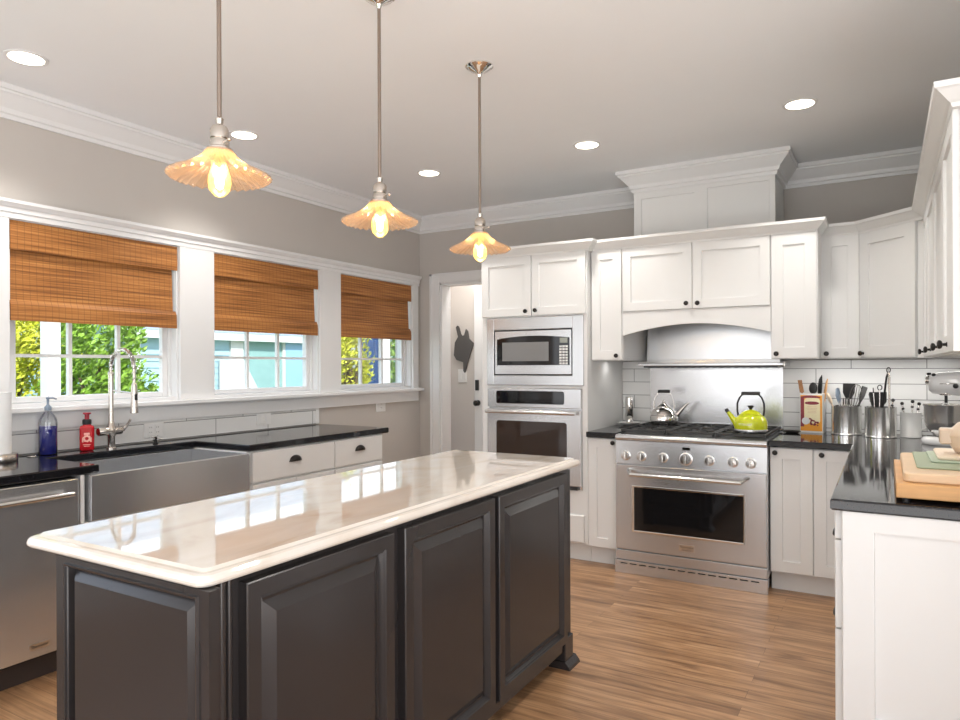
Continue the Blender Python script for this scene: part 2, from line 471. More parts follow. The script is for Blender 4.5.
    def sweep(s, path, prof, side=1, closed=False):
        """moulding: profile (out, z) carried along a flat path with mitred corners"""
        pts = [Vector(p) for p in path]
        n = len(pts)
        rings = []
        for i, p in enumerate(pts):
            ds = []
            if i > 0 or closed:
                ds.append((p - pts[i - 1]).normalized())
            if i < n - 1 or closed:
                ds.append((pts[(i + 1) % n] - p).normalized())
            ns = [Vector((-d.y, d.x)) * side for d in ds]
            if len(ns) == 2:
                mm = ns[0] + ns[1]
                mm = mm / mm.dot(ns[0])
            else:
                mm = ns[0]
            rings.append([(p.x + mm.x * o, p.y + mm.y * o, z) for o, z in prof])
        return s.loops(rings)

    def moved(s, mtx):
        bmesh.ops.transform(s.bm, matrix=mtx, verts=s.bm.verts[:])
        return s

    def obj(s, name, m, parent=None, label=None, sharp=50):
        bmesh.ops.recalc_face_normals(s.bm, faces=s.bm.faces[:])
        me = bpy.data.meshes.new(name)
        s.bm.to_mesh(me)
        s.bm.free()
        flags = [p.use_smooth for p in me.polygons]
        me.set_sharp_from_angle(angle=radians(sharp))
        me.polygons.foreach_set('use_smooth', flags)
        me.materials.append(W[m] if isinstance(m, str) else m)
        o = bpy.data.objects.new(name, me)
        COL.objects.link(o)
        if parent is not None:
            o.parent = parent
        if label:
            o['label'] = label
        return o

def tag(o, label, cat, group=None):
    o['label'] = label
    o['category'] = cat
    if group:
        o['group'] = group
    return o

def thing(name, label, cat, loc=(0, 0, 0), rz=0.0, group=None, rot=None):
    o = bpy.data.objects.new(name, None)
    o.empty_display_size = 0.05
    COL.objects.link(o)
    o.location = loc
    o.rotation_euler = rot if rot else (0, 0, rz)
    return tag(o, label, cat, group)

def struct(mb, name, m):
    o = mb.obj(name, m)
    o['kind'] = 'structure'
    return o

def dup(root, loc, label, rz=None):
    """a copy of a thing with copies of its parts and sub-parts"""
    def rec(o, par):
        c = o.copy()
        COL.objects.link(c)
        if par is not None:
            c.parent = par
        for ch in list(o.children):
            rec(ch, c)
        return c
    r = rec(root, None)
    r.location = loc
    if rz is not None:
        r.rotation_euler = (0, 0, rz)
    r['label'] = label
    return r

def text(body, size, m, parent, name='lettering', loc=(0, 0, 0), rot=(pi / 2, 0, 0), extrude=0.0004, width=None):
    cu = bpy.data.curves.new(name, 'FONT')
    cu.body = body
    cu.size = size
    cu.align_x = 'CENTER'
    cu.align_y = 'CENTER'
    cu.extrude = extrude
    t = bpy.data.objects.new(name, cu)
    COL.objects.link(t)
    bpy.context.view_layer.update()
    me = bpy.data.meshes.new_from_object(t.evaluated_get(bpy.context.evaluated_depsgraph_get()))
    bpy.data.objects.remove(t)
    bpy.data.curves.remove(cu)
    if width:
        xs = [v.co.x for v in me.vertices]
        k = width / (max(xs) - min(xs))
        for v in me.vertices:
            v.co.x *= k
    me.name = name
    me.materials.clear()
    me.materials.append(W[m])
    o = bpy.data.objects.new(name, me)
    COL.objects.link(o)
    o.parent = parent
    o.location = loc
    o.rotation_euler = rot
    return o

SHAKER = [(0, 0), (0, 0.018), (0.002, 0.020), (0.058, 0.020), (0.0595, 0.0105)]
def shaker(fw=0.058):
    return [(0, 0), (0, 0.018), (0.002, 0.020), (fw, 0.020), (fw + 0.0015, 0.0105)]
SLAB = [(0, 0), (0, 0.017), (0.003, 0.020)]
RAISED = [(0, 0), (0, 0.027), (0.003, 0.030), (0.040, 0.030), (0.043, 0.024), (0.047, 0.026), (0.050, 0.020), (0.054, 0.012), (0.060, 0.011), (0.090, 0.026)]

def knob(parent, x, y, z, r=0.0155):
    """round cabinet knob standing out of a door front towards -Y"""
    o = M().lathe([(0.0085, 0.0), (0.0085, -0.002), (0.0055, -0.004), (0.005, -0.013), (r * 0.8, -0.016), (r, -0.021), (r * 0.92, -0.027), (r * 0.5, -0.030)], (x, y, z), 16, 'Y').obj('knob', 'bronze', parent)
    return o

def cup_pull(parent, x, y, z, w=0.085):
    """half-moon cup pull, open below"""
    m = M()
    n, k = 14, 6
    rings = []
    for i in range(n + 1):
        a = pi * i / n
        rings.append([(x - cos(a) * w / 2, y - 0.026 * sin(a) * sin(pi / 2 * j / k), z + 0.036 * sin(a) * cos(pi / 2 * j / k)) for j in range(k + 1)])
    m.loops(rings, False, False, False, True)
    m.box(x - w / 2 - 0.003, x + w / 2 + 0.003, y - 0.002, y, z - 0.004, z + 0.002)
    o = m.obj('cup_pull', 'bronze', parent)
    sm = o.modifiers.new('thickness', 'SOLIDIFY')
    sm.thickness = 0.002
    return o

# ================================================================== THE SETTING
XL, YB, XR, ZC = -3.84, 5.40, 0.535, 2.78
OPEN = [(1.800, 2.779), (3.036, 4.026), (4.266, 5.26)]
ZS, ZT = 1.165, 2.140

struct(M().box(-4.25, 3.40, -3.15, 6.45, -0.12, 0.0), 'floor', 'floor')
struct(M().box(-4.0, 3.40, -3.15, 5.55, ZC, ZC + 0.2), 'ceiling', 'ceil')

m = M()
# a further window opens in this wall behind the viewer's left shoulder
m.box(XL - 0.15, XL, 0.8, 5.55, 0, ZS).box(XL - 0.15, XL, 0.8, 5.55, ZT, ZC)
m.box(XL - 0.15, XL, -3.0, 0.8, 0, 0.75).box(XL - 0.15, XL, -3.0, 0.8, 2.2, ZC).box(XL - 0.15, XL, -3.0, -1.6, 0.75, 2.2).box(XL - 0.15, XL, 0.45, 0.8, 0.75, 2.2)
ys = [0.8] + [v for o in OPEN for v in o] + [5.55]
for a, b in zip(ys[0::2], ys[1::2]):
    m.box(XL - 0.15, XL, a, b, ZS, ZT)
struct(m, 'wall_left', 'wall')

DX0, DX1, DZ = -3.606, -2.72, 2.15          # the doorway in the back wall
m = M()
m.box(XL, DX0 - 0.0, YB, YB + 0.15, 0, ZC).box(DX1, XR + 0.15, YB, YB + 0.15, 0, ZC).box(-1.773, XR, 5.225, YB, 0, 1.40).box(DX0, DX1, YB, YB + 0.15, DZ, ZC)
struct(m, 'wall_back', 'wall')
struct(M().box(XR, XR + 0.15, 2.2, YB, 0, ZC), 'wall_right', 'wall')
struct(M().box(XR + 0.15, 3.25, 2.2, 2.35, 0, ZC), 'wall_side', 'wall')
m = M()
m.box(3.25, 3.40, -3.0, 2.35, 0, 0.4).box(3.25, 3.40, -3.0, 2.35, 2.5, ZC).box(3.25, 3.40, -3.0, -1.85, 0.4, 2.5).box(3.25, 3.40, 1.85, 2.35, 0.4, 2.5)
struct(m, 'wall_far_right', 'wall')
m = M()
m.box(XL - 0.15, 3.40, -3.15, -3.0, 0, 0.38).box(XL - 0.15, 3.40, -3.15, -3.0, 2.52, ZC)
for a, b in ((XL - 0.15, -2.77), (-1.83, -1.07), (-0.13, 0.63), (1.57, 3.40)):
    m.box(a, b, -3.15, -3.0, 0.38, 2.52)
struct(m, 'wall_rear', 'wall')

# the hallway behind the doorway
struct(M().box(-4.25, -2.2, 6.2, 6.35, 0, 2.7), 'wall_hall', 'hallwall')
struct(M().box(-4.25, -4.1, 5.55, 6.2, 0, 2.7).box(-2.35, -2.2, 5.55, 6.2, 0, 2.7), 'wall_hall_ends', 'hallwall')
struct(M().box(-4.25, -2.2, 5.55, 6.35, 2.7, 2.85), 'ceiling_hall', 'ceil')

# mouldings
CROWN = [(0, 2.635), (0.012, 2.635), (0.014, 2.655), (0.026, 2.66), (0.032, 2.682), (0.050, 2.70), (0.082, 2.735), (0.092, 2.742), (0.094, 2.752), (0.105, 2.755), (0.105, ZC), (0, ZC)]
struct(M().sweep([(XL, -2.95), (XL, YB), (XR, YB), (XR, 2.25)], CROWN, -1), 'trim_1', 'trim')
HEAD = [(0, 2.132), (0.024, 2.132), (0.024, 2.158), (0.031, 2.162), (0.031, 2.184), (0.040, 2.190), (0.054, 2.206), (0.054, 2.222), (0, 2.222)]
struct(M().sweep([(XL, 0.9), (XL, 5.36)], HEAD, -1), 'trim_2', 'trim')
m = M()
for a, b in ((1.30, 1.800), (2.779, 3.036), (4.026, 4.266), (5.26, 5.345)):
    m.box(XL, XL + 0.022, a, b, ZS, 2.132, 0.002)
struct(m, 'trim_3', 'trim')
m = M()
m.box(XL - 0.0, XL + 0.072, 1.25, 5.372, 1.140, ZS, 0.004)
m.box(XL, XL + 0.022, 1.28, 5.345, 1.046, 1.140, 0.002)
struct(m, 'trim_4', 'trim')
m = M()
m.box(DX0 - 0.1, DX0, YB - 0.02, YB, 0, DZ + 0.09, 0.003).box(DX0, DX1, YB - 0.02, YB, DZ, DZ + 0.09, 0.003)
m.box(DX0 - 0.1, DX0 - 0.078, YB - 0.03, YB - 0.02, 0, DZ + 0.09).box(DX0 - 0.1, DX1, YB - 0.03, YB - 0.02, DZ + 0.068, DZ + 0.09)
m.box(DX0, DX0 + 0.02, YB, YB + 0.15, 0, DZ).box(DX1 - 0.02, DX1, YB, YB + 0.15, 0, DZ).box(DX0, DX1, YB, YB + 0.15, DZ - 0.02, DZ)
struct(m, 'trim_5', 'trim')
struct(M().box(XL, XL + 0.015, 4.06, YB, 0, 0.14, 0.002), 'baseboard_left', 'trim')
struct(M().box(-4.1, -2.35, 6.185, 6.2, 0, 0.14, 0.002), 'baseboard_hall', 'trim')

# tile
struct(M().box(XL, XL + 0.010, 0.9, 3.985, 0.9235, 1.045), 'trim_6', 'tile_left')
struct(M().box(XL, XL + 0.013, 3.985, 4.02, 0.9235, 1.045, 0.002), 'trim_7', 'plate')
struct(M().box(-1.770, XR, 5.215, 5.225, 0.918, 1.40), 'trim_8', 'tile_back')

# windows
for k, (a, b) in enumerate(OPEN):
    m = M()
    f = 0.032
    m.box(XL - 0.14, XL, a, a + 0.012, ZS, ZT).box(XL - 0.14, XL, b - 0.012, b, ZS, ZT).box(XL - 0.14, XL, a, b, ZT - 0.012, ZT)
    m.box(XL - 0.14, XL - 0.05, a + 0.012, a + f, ZS, ZT - 0.012).box(XL - 0.14, XL - 0.05, b - f, b - 0.012, ZS, ZT - 0.012)
    m.box(XL - 0.14, XL, a + 0.012, b - 0.012, ZS, ZS + 0.02)
    w = struct(m, 'window_%d' % (k + 1), 'trim')
    x0, x1 = XL - 0.096, XL - 0.062
    s = M()
    A, B = a + f, b - f
    st = 0.036
    s.box(x0, x1, A, A + st, 1.187, 1.69, 0.003).box(x0, x1, B - st, B, 1.187, 1.69, 0.003)
    s.box(x0, x1, A + st, B - st, 1.187, 1.218, 0.003).box(x0, x1, A + st, B - st, 1.655, 1.69, 0.003)
    g0, g1 = A + st, B - st
    for t in (1 / 3, 2 / 3):
        yy = g0 + (g1 - g0) * t
        s.box(x0 + 0.004, x1 - 0.004, yy - 0.010, yy + 0.010, 1.218, 1.655)
    s.box(x0 + 0.0055, x1 - 0.0055, g0, g1, 1.426, 1.444)
    s.obj('lower_sash', 'trim', w)
    M().box(XL - 0.081, XL - 0.078, g0 - 0.004, g1 + 0.004, 1.214, 1.659).obj('pane', 'pane', w)
    s = M()
    x0, x1 = XL - 0.132, XL - 0.098
    s.box(x0, x1, A, A + st, 1.66, 2.11).box(x0, x1, B - st, B, 1.66, 2.11).box(x0, x1, A + st, B - st, 1.66, 1.692).box(x0, x1, A + st, B - st, 2.07, 2.11)
    for t in (1 / 3, 2 / 3):
        yy = g0 + (g1 - g0) * t
        s.box(x0 + 0.004, x1 - 0.004, yy - 0.010, yy + 0.010, 1.692, 2.07)
    s.box(x0 + 0.0055, x1 - 0.0055, g0, g1, 1.87, 1.89)
    s.obj('upper_sash', 'trim', w)
    M().box(XL - 0.117, XL - 0.114, g0 - 0.004, g1 + 0.004, 1.689, 2.074).obj('pane', 'pane', w)

# hall door at the end of the little hallway
m = M()
m.box(-3.70, -3.60, 6.18, 6.2, 0, 2.06, 0.002).box(-2.78, -2.70, 6.18, 6.2, 0, 2.06, 0.002).box(-3.70, -2.70, 6.18, 6.2, 2.06, 2.15, 0.002)
d = struct(m, 'door_1', 'trim')
M().panel(-3.60, 0.01, 0.82, 2.05, [(0, 0), (0, 0.012), (0.11, 0.012), (0.118, 0.004)], 6.2).obj('door_leaf', 'trim', d)
m = M()
m.box(-3.686, -3.642, 6.165, 6.18, 1.115, 1.225, 0.006)
m.obj('keypad_lock', 'bronze', d)
M().lathe([(0.03, 0), (0.03, -0.006), (0.012, -0.01), (0.012, -0.03), (0.028, -0.038), (0.03, -0.052), (0.018, -0.062)], (-3.657, 6.18, 0.985), 18, 'Y').obj('door_knob', 'bronze', d)

# ================================================================== OUTDOORS
g = struct(M().box(-40, -4.0, -15, 40, -0.7, -0.6), 'ground', 'lawn')
g = struct(M().box(-40, -3.99, -15, 40, -0.6, -0.59), 'lawn', 'lawn')

t = thing('porch_column', 'white square porch column outside the left window', 'column', (-6.5, 3.40, -0.59))
M().box(-0.06, 0.06, -0.06, 0.06, 0.18, 3.3, 0.006).obj('shaft', 'white_ext', t)
M().box(-0.12, 0.12, -0.12, 0.12, 0.0, 0.18, 0.006).obj('base', 'white_ext', t)
M().box(-0.12, 0.12, -0.12, 0.12, 3.3, 3.42, 0.006).obj('cap', 'white_ext', t)

# the neighbouring house
t = thing('house', 'pale blue sided neighbouring house with white trim and grey roof', 'house', (-11.0, 7.10, -0.59))
m = M()
for i in range(24):
    z = i * 0.115
    m.loops([[(0.0, 0.0, z), (0.0, 2.05, z), (0.0, 2.05, z + 0.118), (0.0, 0.0, z + 0.118)],
             [(0.022, 0.0, z), (0.022, 2.05, z), (0.004, 2.05, z + 0.118), (0.004, 0.0, z + 0.118)]])
m.box(-5.0, 0.0, 0.0, 9.5, 0, 2.76)
m.obj('siding_wall', 'siding', t)
M().box(0.0, 0.02, 2.25, 3.35, 0, 2.7).obj('shingle_wall', 'shingle', t)
m = M()
m.box(-0.02, 0.05, -0.04, 0.10, 0, 2.6)
m.obj('corner_board', 'white_ext', t)
M().box(0.0, 0.06, 1.98, 2.28, 0, 2.7).obj('trim_board', 'white_ext', t)
M().prism([(1.70, 2.10), (1.70, 0.9), (2.75, 1.3), (2.25, 2.10)], 0.06, 0.10, 'X').obj('slanted_board', 'white_ext', t)  # plain white slanted panel in front of the wall
m = M()
m.box(0.02, 0.06, 3.40, 4.25, 0.6, 2.5)
m.obj('shutter', 'shutter', t)
M().box(0.0, 0.05, 3.32, 3.40, 0, 2.7).box(0.0, 0.05, 4.25, 4.33, 0, 2.7).obj('window_trim', 'white_ext', t)
m = M()
m.loops([[(0.19, -0.45, 2.52), (0.19, 9.6, 2.52), (0.19, 9.6, 2.62), (0.19, -0.45, 2.62)],
         [(-5.2, -0.45, 5.4), (-5.2, 9.6, 5.4), (-5.2, 9.6, 5.5), (-5.2, -0.45, 5.5)]])
m.obj('roof', 'roof', t)
M().box(0.16, 0.20, -0.47, 9.6, 2.47, 2.60).box(0.0, 0.16, -0.45, 9.6, 2.47, 2.49).obj('fascia', 'white_ext', t)

t = thing('garden_door', 'dark blue door with white post seen through the right window', 'door', (-9.0, 10.5, -0.59))
M().panel(0, 0, 0.62, 3.0, [(0, 0), (0, 0.05), (0.10, 0.05), (0.11, 0.03)], 0).moved(Matrix.Rotation(pi / 2, 4, 'Z')).obj('door_leaf', 'navy', t)
M().box(-0.05, 0.12, 0.63, 0.92, 0, 3.0, 0.004).obj('post', 'white_ext', t)
M().box(-0.05, 0.10, -0.12, 0.0, 0, 3.0, 0.004).obj('jamb', 'white_ext', t)

def foliage(rx, ry, rz, n, leaf, seed, m):
    rnd = random.Random(seed)
    b = M()
    cl = [(rnd.uniform(-0.62, 0.62) * rx, rnd.uniform(-0.62, 0.62) * ry, rnd.uniform(-0.62, 0.62) * rz, rnd.uniform(0.30, 0.46)) for _ in range(26)]
    for i in range(n):
        cx, cy, cz, cr = cl[rnd.randrange(len(cl))]
        v = Vector((rnd.gauss(0, 1), rnd.gauss(0, 1), rnd.gauss(0, 1))).normalized() * (rnd.random() ** 0.4) * cr
        p = Vector((cx + v.x * rx, cy + v.y * ry, cz + v.z * rz))
        a = Vector((rnd.gauss(0, 1), rnd.gauss(0, 1), rnd.gauss(0, 1))).normalized()
        u = a.orthogonal().normalized()
        w = a.cross(u)
        L, Wd = leaf * rnd.uniform(0.6, 1.3), leaf * 0.5
        vs = [b.bm.verts.new(q) for q in (p - u * L, p - w * Wd + a * Wd * 0.3, p + u * L, p + w * Wd + a * Wd * 0.3)]
        b.bm.faces.new(vs)
    return b

def tree(name, label, loc, rx, rz, n, leaf, seed, m, trunk=1.6, cat='tree'):
    t = thing(name, label, cat, loc)
    b = M().tube([(0, 0, 0), (0.06, 0.03, trunk * 0.6), (0, 0, trunk + rz * 0.9)], [0.16, 0.12, 0.05], 8)
    for k in range(5):
        a = k * 1.26
        b.tube([(0.02, 0, trunk * 0.8 + 0.1 * k), (cos(a) * rx * 0.45, sin(a) * rx * 0.45, trunk + rz * 0.8)], [0.06, 0.02], 6)
    b.obj('trunk', 'bark', t)
    f = foliage(rx, rx, rz, n, leaf, seed, m).moved(Matrix.Translation((0, 0, trunk + rz * 0.75))).obj('foliage', m, t)
    return t
tree('leafy_tree', 'yellow green leafy tree behind the porch column, left of the window', (-11.7, 5.3, -0.59), 1.15, 1.7, 9000, 0.05, 3, 'leaf2', 0.8)
tree('leafy_tree', 'green leafy tree filling the middle panes of the left window', (-9.5, 5.62, -0.59), 0.78, 1.4, 9000, 0.05, 5, 'leaf', 0.7)
tree('shrub', 'bright yellow green shrub in front of the trees, seen through the left window', (-8.2, 3.85, -0.59), 0.5, 0.8, 6000, 0.04, 9, 'leaf2', 0.35, 'shrub')
tree('shrub', 'dark green shrub below the middle panes of the left window', (-7.9, 4.90, -0.59), 0.40, 0.5, 4000, 0.04, 11, 'leaf', 0.3, 'shrub')
tree('leafy_tree', 'tall pale leafy tree far behind the porch column, beyond the left window', (-21.0, 9.0, -0.59), 3.6, 4.2, 9000, 0.13, 17, 'leaf2', 1.6)
tree('leafy_tree', 'bright green tree left of the dark blue door beyond the right window', (-8.2, 9.35, -0.59), 0.5, 1.3, 4500, 0.045, 19, 'leaf2', 1.0)
tree('leafy_tree', 'green tree behind the white post beyond the right window', (-9.6, 13.2, -0.59), 0.8, 1.5, 4500, 0.06, 23, 'leaf', 0.9)

# ================================================================== LEFT RUN (facing +X)
# countertop with the cut-out for the sink
XF = -3.17
pts = [(XL, 0.9), (XF, 0.9), (XF, 1.873), (-3.64, 1.873), (-3.64, 2.754), (XF, 2.754), (XF, 4.055), (XL, 4.055)]
o = M().prism(pts, 0.879, 0.918, 'Z', 0.006).obj('countertop', 'granite')
tag(o, 'black granite countertop along the window wall, cut out for the sink', 'countertop')

# dishwasher
t = thing('dishwasher', 'stainless dishwasher with bar handle under the window counter', 'dishwasher', (-3.185, 1.185, 0), pi / 2)
M().box(0, 0.60, 0.02, 0.6, 0.10, 0.868).obj('tub', 'gap', t)
M().box(0.004, 0.596, -0.012, 0.02, 0.115, 0.866, 0.004).obj('door', 'steelx', t)
m = M()
m.tube([(0.05, -0.055, 0.805), (0.55, -0.055, 0.805)], 0.011, 12)
for x in (0.075, 0.525):
    m.cyl(0.008, -0.055, -0.012, (x, 0, 0.805), 10, 'Y')
m.obj('handle', 'satin', t)
bd = M().box(0.38, 0.465, -0.0145, -0.012, 0.150, 0.178, 0.001).obj('badge', 'satin', t)
text('Thermador', 0.015, 'darktext', bd, loc=(0.4225, -0.0150, 0.164))
M().box(0, 0.60, 0.05, 0.58, 0.0, 0.10).obj('toe_kick', 'toe', t)

# sink base cabinet
t = thing('sink_cabinet', 'white cabinet with two doors under the steel sink', 'cabinet', (-3.185, 1.795, 0), pi / 2)
M().box(0, 0.965, 0.0, 0.62, 0.10, 0.655).box(0, 0.965, 0.06, 0.6, 0, 0.10).obj('body', 'cab', t)
for x in (0.04, 0.50):
    dd = M().panel(x, 0.11, 0.455, 0.535, shaker()).obj('door', 'cab', t)
    knob(dd, x + (0.42 if x < 0.3 else 0.035), -0.02, 0.60)

struct(M().box(-3.785, -3.185, 1.795, 1.813, 0.656, 0.876), 'trim_11', 'cab')
struct(M().box(-3.785, -3.185, 2.749, 2.762, 0.656, 0.876), 'trim_12', 'cab')

# farmhouse sink
t = thing('farmhouse_sink', 'stainless steel farmhouse sink with deep apron front', 'sink', (-3.155, 1.828, 0.66), pi / 2)
W_, D_, H_ = 0.920, 0.510, 0.213
m = M()
m.box(0, W_, 0, 0.018, 0, H_, 0.004)
m.obj('apron', 'steel', t)
m = M()
m.box(0.0, 0.016, 0.018, D_, 0, H_, 0.002).box(W_ - 0.016, W_, 0.018, D_, 0, H_, 0.002).box(0.016, W_ - 0.016, D_ - 0.016, D_, 0, H_, 0.002).box(0.016, W_ - 0.016, 0.018, D_ - 0.016, 0, 0.014)
m.obj('basin', 'steel', t)
M().lathe([(0.055, 0.0), (0.055, 0.004), (0.045, 0.006), (0.04, 0.003)], (0.45, 0.30, 0.014), 24).obj('drain', 'chrome', t)

# drawer cabinet
t = thing('drawer_cabinet', 'white base cabinet with two cup-pull drawers right of the sink', 'cabinet', (-3.195, 2.765, 0), pi / 2)
M().box(0, 1.24, 0.0, 0.63, 0.10, 0.878).box(0.0, 1.22, 0.06, 0.61, 0, 0.10).obj('body', 'cab', t)
for x, w_ in ((0.022, 0.692), (0.722, 0.500)):
    dr = M().panel(x, 0.692, w_, 0.178, SLAB).obj('drawer', 'cab', t)
    cup_pull(dr, x + w_ / 2 + (-0.01 if w_ > 0.6 else 0.0), -0.02, 0.785, 0.10)
for x, w_ in ((0.022, 0.344), (0.370, 0.344), (0.722, 0.500)):
    dd = M().panel(x, 0.115, w_, 0.565, shaker()).obj('door', 'cab', t)
    knob(dd, x + w_ - 0.03, -0.02, 0.64)

# ================================================================== BACK RUN (facing -Y)
def unit(name, label, x, y, w, d, z0, z1, cat='cabinet', rz=0.0):
    t = thing(name, label, cat, (x, y, 0), rz)
    M().box(0, w, 0, d, z0, z1).obj('body', 'cab', t)
    return t
def door(t, x, z, w, h, kx, kz, fw=0.058):
    dd = M().panel(x, z, w, h, shaker(fw)).obj('door', 'cab', t)
    if kx is not None:
        knob(dd, kx, -0.02, kz)
    return dd

# oven tower
t = thing('oven_tower', 'tall white cabinet holding the microwave and wall oven', 'cabinet', (-2.614, 4.49, 0))
m = M()
m.box(0, 0.050, 0, 0.905, 0.13, 2.17).box(0.800, 0.839, 0, 0.905, 0.13, 2.17)
m.box(0.05, 0.80, 0, 0.905, 0.13, 0.498).box(0.05, 0.80, 0, 0.905, 1.208, 1.226).box(0.05, 0.80, 0, 0.905, 1.724, 2.17).box(0.05, 0.80, 0.8, 0.905, 0.498, 1.724)
m.box(0.0, 0.839, 0.06, 0.9, 0, 0.13)
m.obj('body', 'cab', t)
door(t, 0.003, 1.733, 0.412, 0.432, 0.378, 1.765)
door(t, 0.420, 1.733, 0.412, 0.432, 0.456, 1.768)
dr = M().panel(0.025, 0.142, 0.79, 0.185, SLAB).obj('drawer', 'cab', t)
cup_pull(dr, 0.42, -0.02, 0.235)
CABCROWN = [(0, 2.165), (0.022, 2.165), (0.026, 2.178), (0.034, 2.184), (0.062, 2.214), (0.070, 2.218), (0.072, 2.236), (0, 2.236)]
M().sweep([(0, 0.9), (0, 0), (0.839, 0), (0.839, 0.079)], CABCROWN, -1).obj('crown', 'cab', t)

# built-in microwave
t = thing('microwave', 'built-in stainless microwave above the wall oven', 'microwave', (-2.564, 4.49, 1.229))
m = M()
X, Z = 0.766, 0.492
def ring(o, i, y0, y1):
    """rectangular frame between the outer box o and the inner box i"""
    b = M()
    b.box(o[0], i[0], y0, y1, o[2], o[3], 0.003).box(i[1], o[1], y0, y1, o[2], o[3], 0.003).box(i[0], i[1], y0, y1, o[2], i[2], 0.003).box(i[0], i[1], y0, y1, i[3], o[3], 0.003)
    return b
ring((0.0, X, 0, Z), (0.058, 0.686, 0.070, 0.404), -0.022, 0.0).obj('trim_kit', 'steelx', t)
m = M().box(0.06, 0.684, -0.006, 0.30, 0.072, 0.402)
m.obj('housing', 'black', t)
dm = M()
dm.box(0.067, 0.677, -0.020, -0.006, 0.080, 0.395, 0.002)
dm.obj('door', 'steelx', t)
arc = [(0.085, 0.145), (0.665, 0.145), (0.665, 0.340)] + [(0.665 - 0.58 * k / 12, 0.340 + 0.018 * sin(pi * k / 12)) for k in range(1, 12)] + [(0.085, 0.335)]
wn_ = M().prism([(p[0], p[1]) for p in reversed(arc)], -0.0215, -0.020, 'Y').obj('window', 'blackglass', t)
M().box(0.130, 0.505, -0.0222, -0.0215, 0.175, 0.312).obj('screen', 'mwglass', wn_)
m = M()
for r in range(7):
    for c in range(3):
        m.box(0.588 + c * 0.023, 0.606 + c * 0.023, -0.0232, -0.0215, 0.150 + r * 0.020, 0.164 + r * 0.020)
m.obj('keypad', 'plate', t)
M().box(0.592, 0.650, -0.0228, -0.0215, 0.302, 0.338).obj('display', 'display', t)

# wall oven
t = thing('wall_oven', 'stainless single wall oven under the microwave', 'oven', (-2.558, 4.49, 0.50))
M().box(0.000, 0.742, 0.0, 0.55, 0.0, 0.706).obj('body', 'steelx', t)
cp = M().box(0.0, 0.742, -0.028, 0.0, 0.568, 0.706, 0.004).obj('control_panel', 'steelx', t)
def rrect(x0, x1, z0, z1, r, n=5):
    p = []
    for cx_, cz_, a0 in ((x1 - r, z0 + r, -pi / 2), (x1 - r, z1 - r, 0), (x0 + r, z1 - r, pi / 2), (x0 + r, z0 + r, pi)):
        p += [(cx_ + r * cos(a0 + pi / 2 * k / n), cz_ + r * sin(a0 + pi / 2 * k / n)) for k in range(n + 1)]
    return p
M().prism(rrect(0.075, 0.620, 0.595, 0.688, 0.016), -0.0295, -0.028, 'Y').obj('display', 'blackglass', cp)
dm = M().box(0.0, 0.742, -0.032, 0.0, 0.028, 0.556, 0.004).obj('door', 'steelx', t)
M().prism(rrect(0.078, 0.640, 0.085, 0.470, 0.022), -0.0335, -0.032, 'Y').obj('window', 'ovenglass', dm)
m = M().tube([(0.012, -0.078, 0.538), (0.723, -0.078, 0.538)], 0.014, 14)
for x in (0.045, 0.69):
    m.box(x - 0.022, x + 0.022, -0.078, -0.032, 0.527, 0.549, 0.004)
m.obj('handle', 'satin', dm)
M().box(0.02, 0.715, -0.022, 0.0, 0.0, 0.026).obj('vent', 'black', t)

# narrow base cabinet between the tower and the range
t = thing('base_cabinet', 'narrow white base cabinet between the oven tower and the range', 'cabinet', (-1.773, 4.50, 0))
M().box(0, 0.212, 0.0, 0.70, 0.115, 0.876).box(0, 0.212, 0.05, 0.68, 0, 0.115).obj('body', 'cab', t)
door(t, 0.004, 0.125, 0.204, 0.745, 0.188, 0.846, 0.062)

o = M().prism([(-1.773, 4.455), (-1.560, 4.455), (-1.560, 5.213), (-1.773, 5.213)], 0.877, 0.915, 'Z', 0.005).obj('countertop', 'granite')
tag(o, 'short black granite countertop left of the range', 'countertop')

# ---- upper cabinets
t = unit('upper_cabinet', 'narrow white upper cabinet left of the range hood', -1.773, 4.57, 0.227, 0.82, 1.405, 2.17)
door(t, 0.006, 1.41, 0.217, 0.755, 0.19, 1.437, 0.062)
t = thing('hood_cabinet', 'white two-door cabinet with arched valance over the range hood', 'cabinet', (-1.546, 4.57, 0))
M().box(0, 0.944, 0, 0.82, 1.735, 2.17).obj('body', 'cab', t)
door(t, 0.003, 1.738, 0.466, 0.427, 0.436, 1.772)
door(t, 0.473, 1.738, 0.468, 0.427, 0.508, 1.770)
arc = [(0.944, 1.735), (0.0, 1.735), (0.0, 1.572)] + [(0.944 * k / 24, 1.572 + 0.070 * sin(pi * k / 24) ** 0.9) for k in range(1, 24)] + [(0.944, 1.572)]
M().prism(arc, -0.012, 0.012, 'Y').obj('arched_valance', 'cab', t)
t = unit('upper_cabinet', 'narrow white upper cabinet right of the range hood', -0.602, 4.57, 0.262, 0.82, 1.405, 2.17)
door(t, 0.004, 1.41, 0.252, 0.755, 0.033, 1.437, 0.066)
o = M().sweep([(-1.773, 4.57), (-0.366, 4.57), (-0.366, 4.82)], CABCROWN, -1)
struct(o, 'trim_9', 'cab')
t = unit('upper_cabinet', 'narrow white upper cabinet set back beside the corner cabinet', -0.340, 4.82, 0.218, 0.57, 1.405, 2.17)
door(t, -0.006, 1.41, 0.214, 0.755, 0.028, 1.437, 0.062)
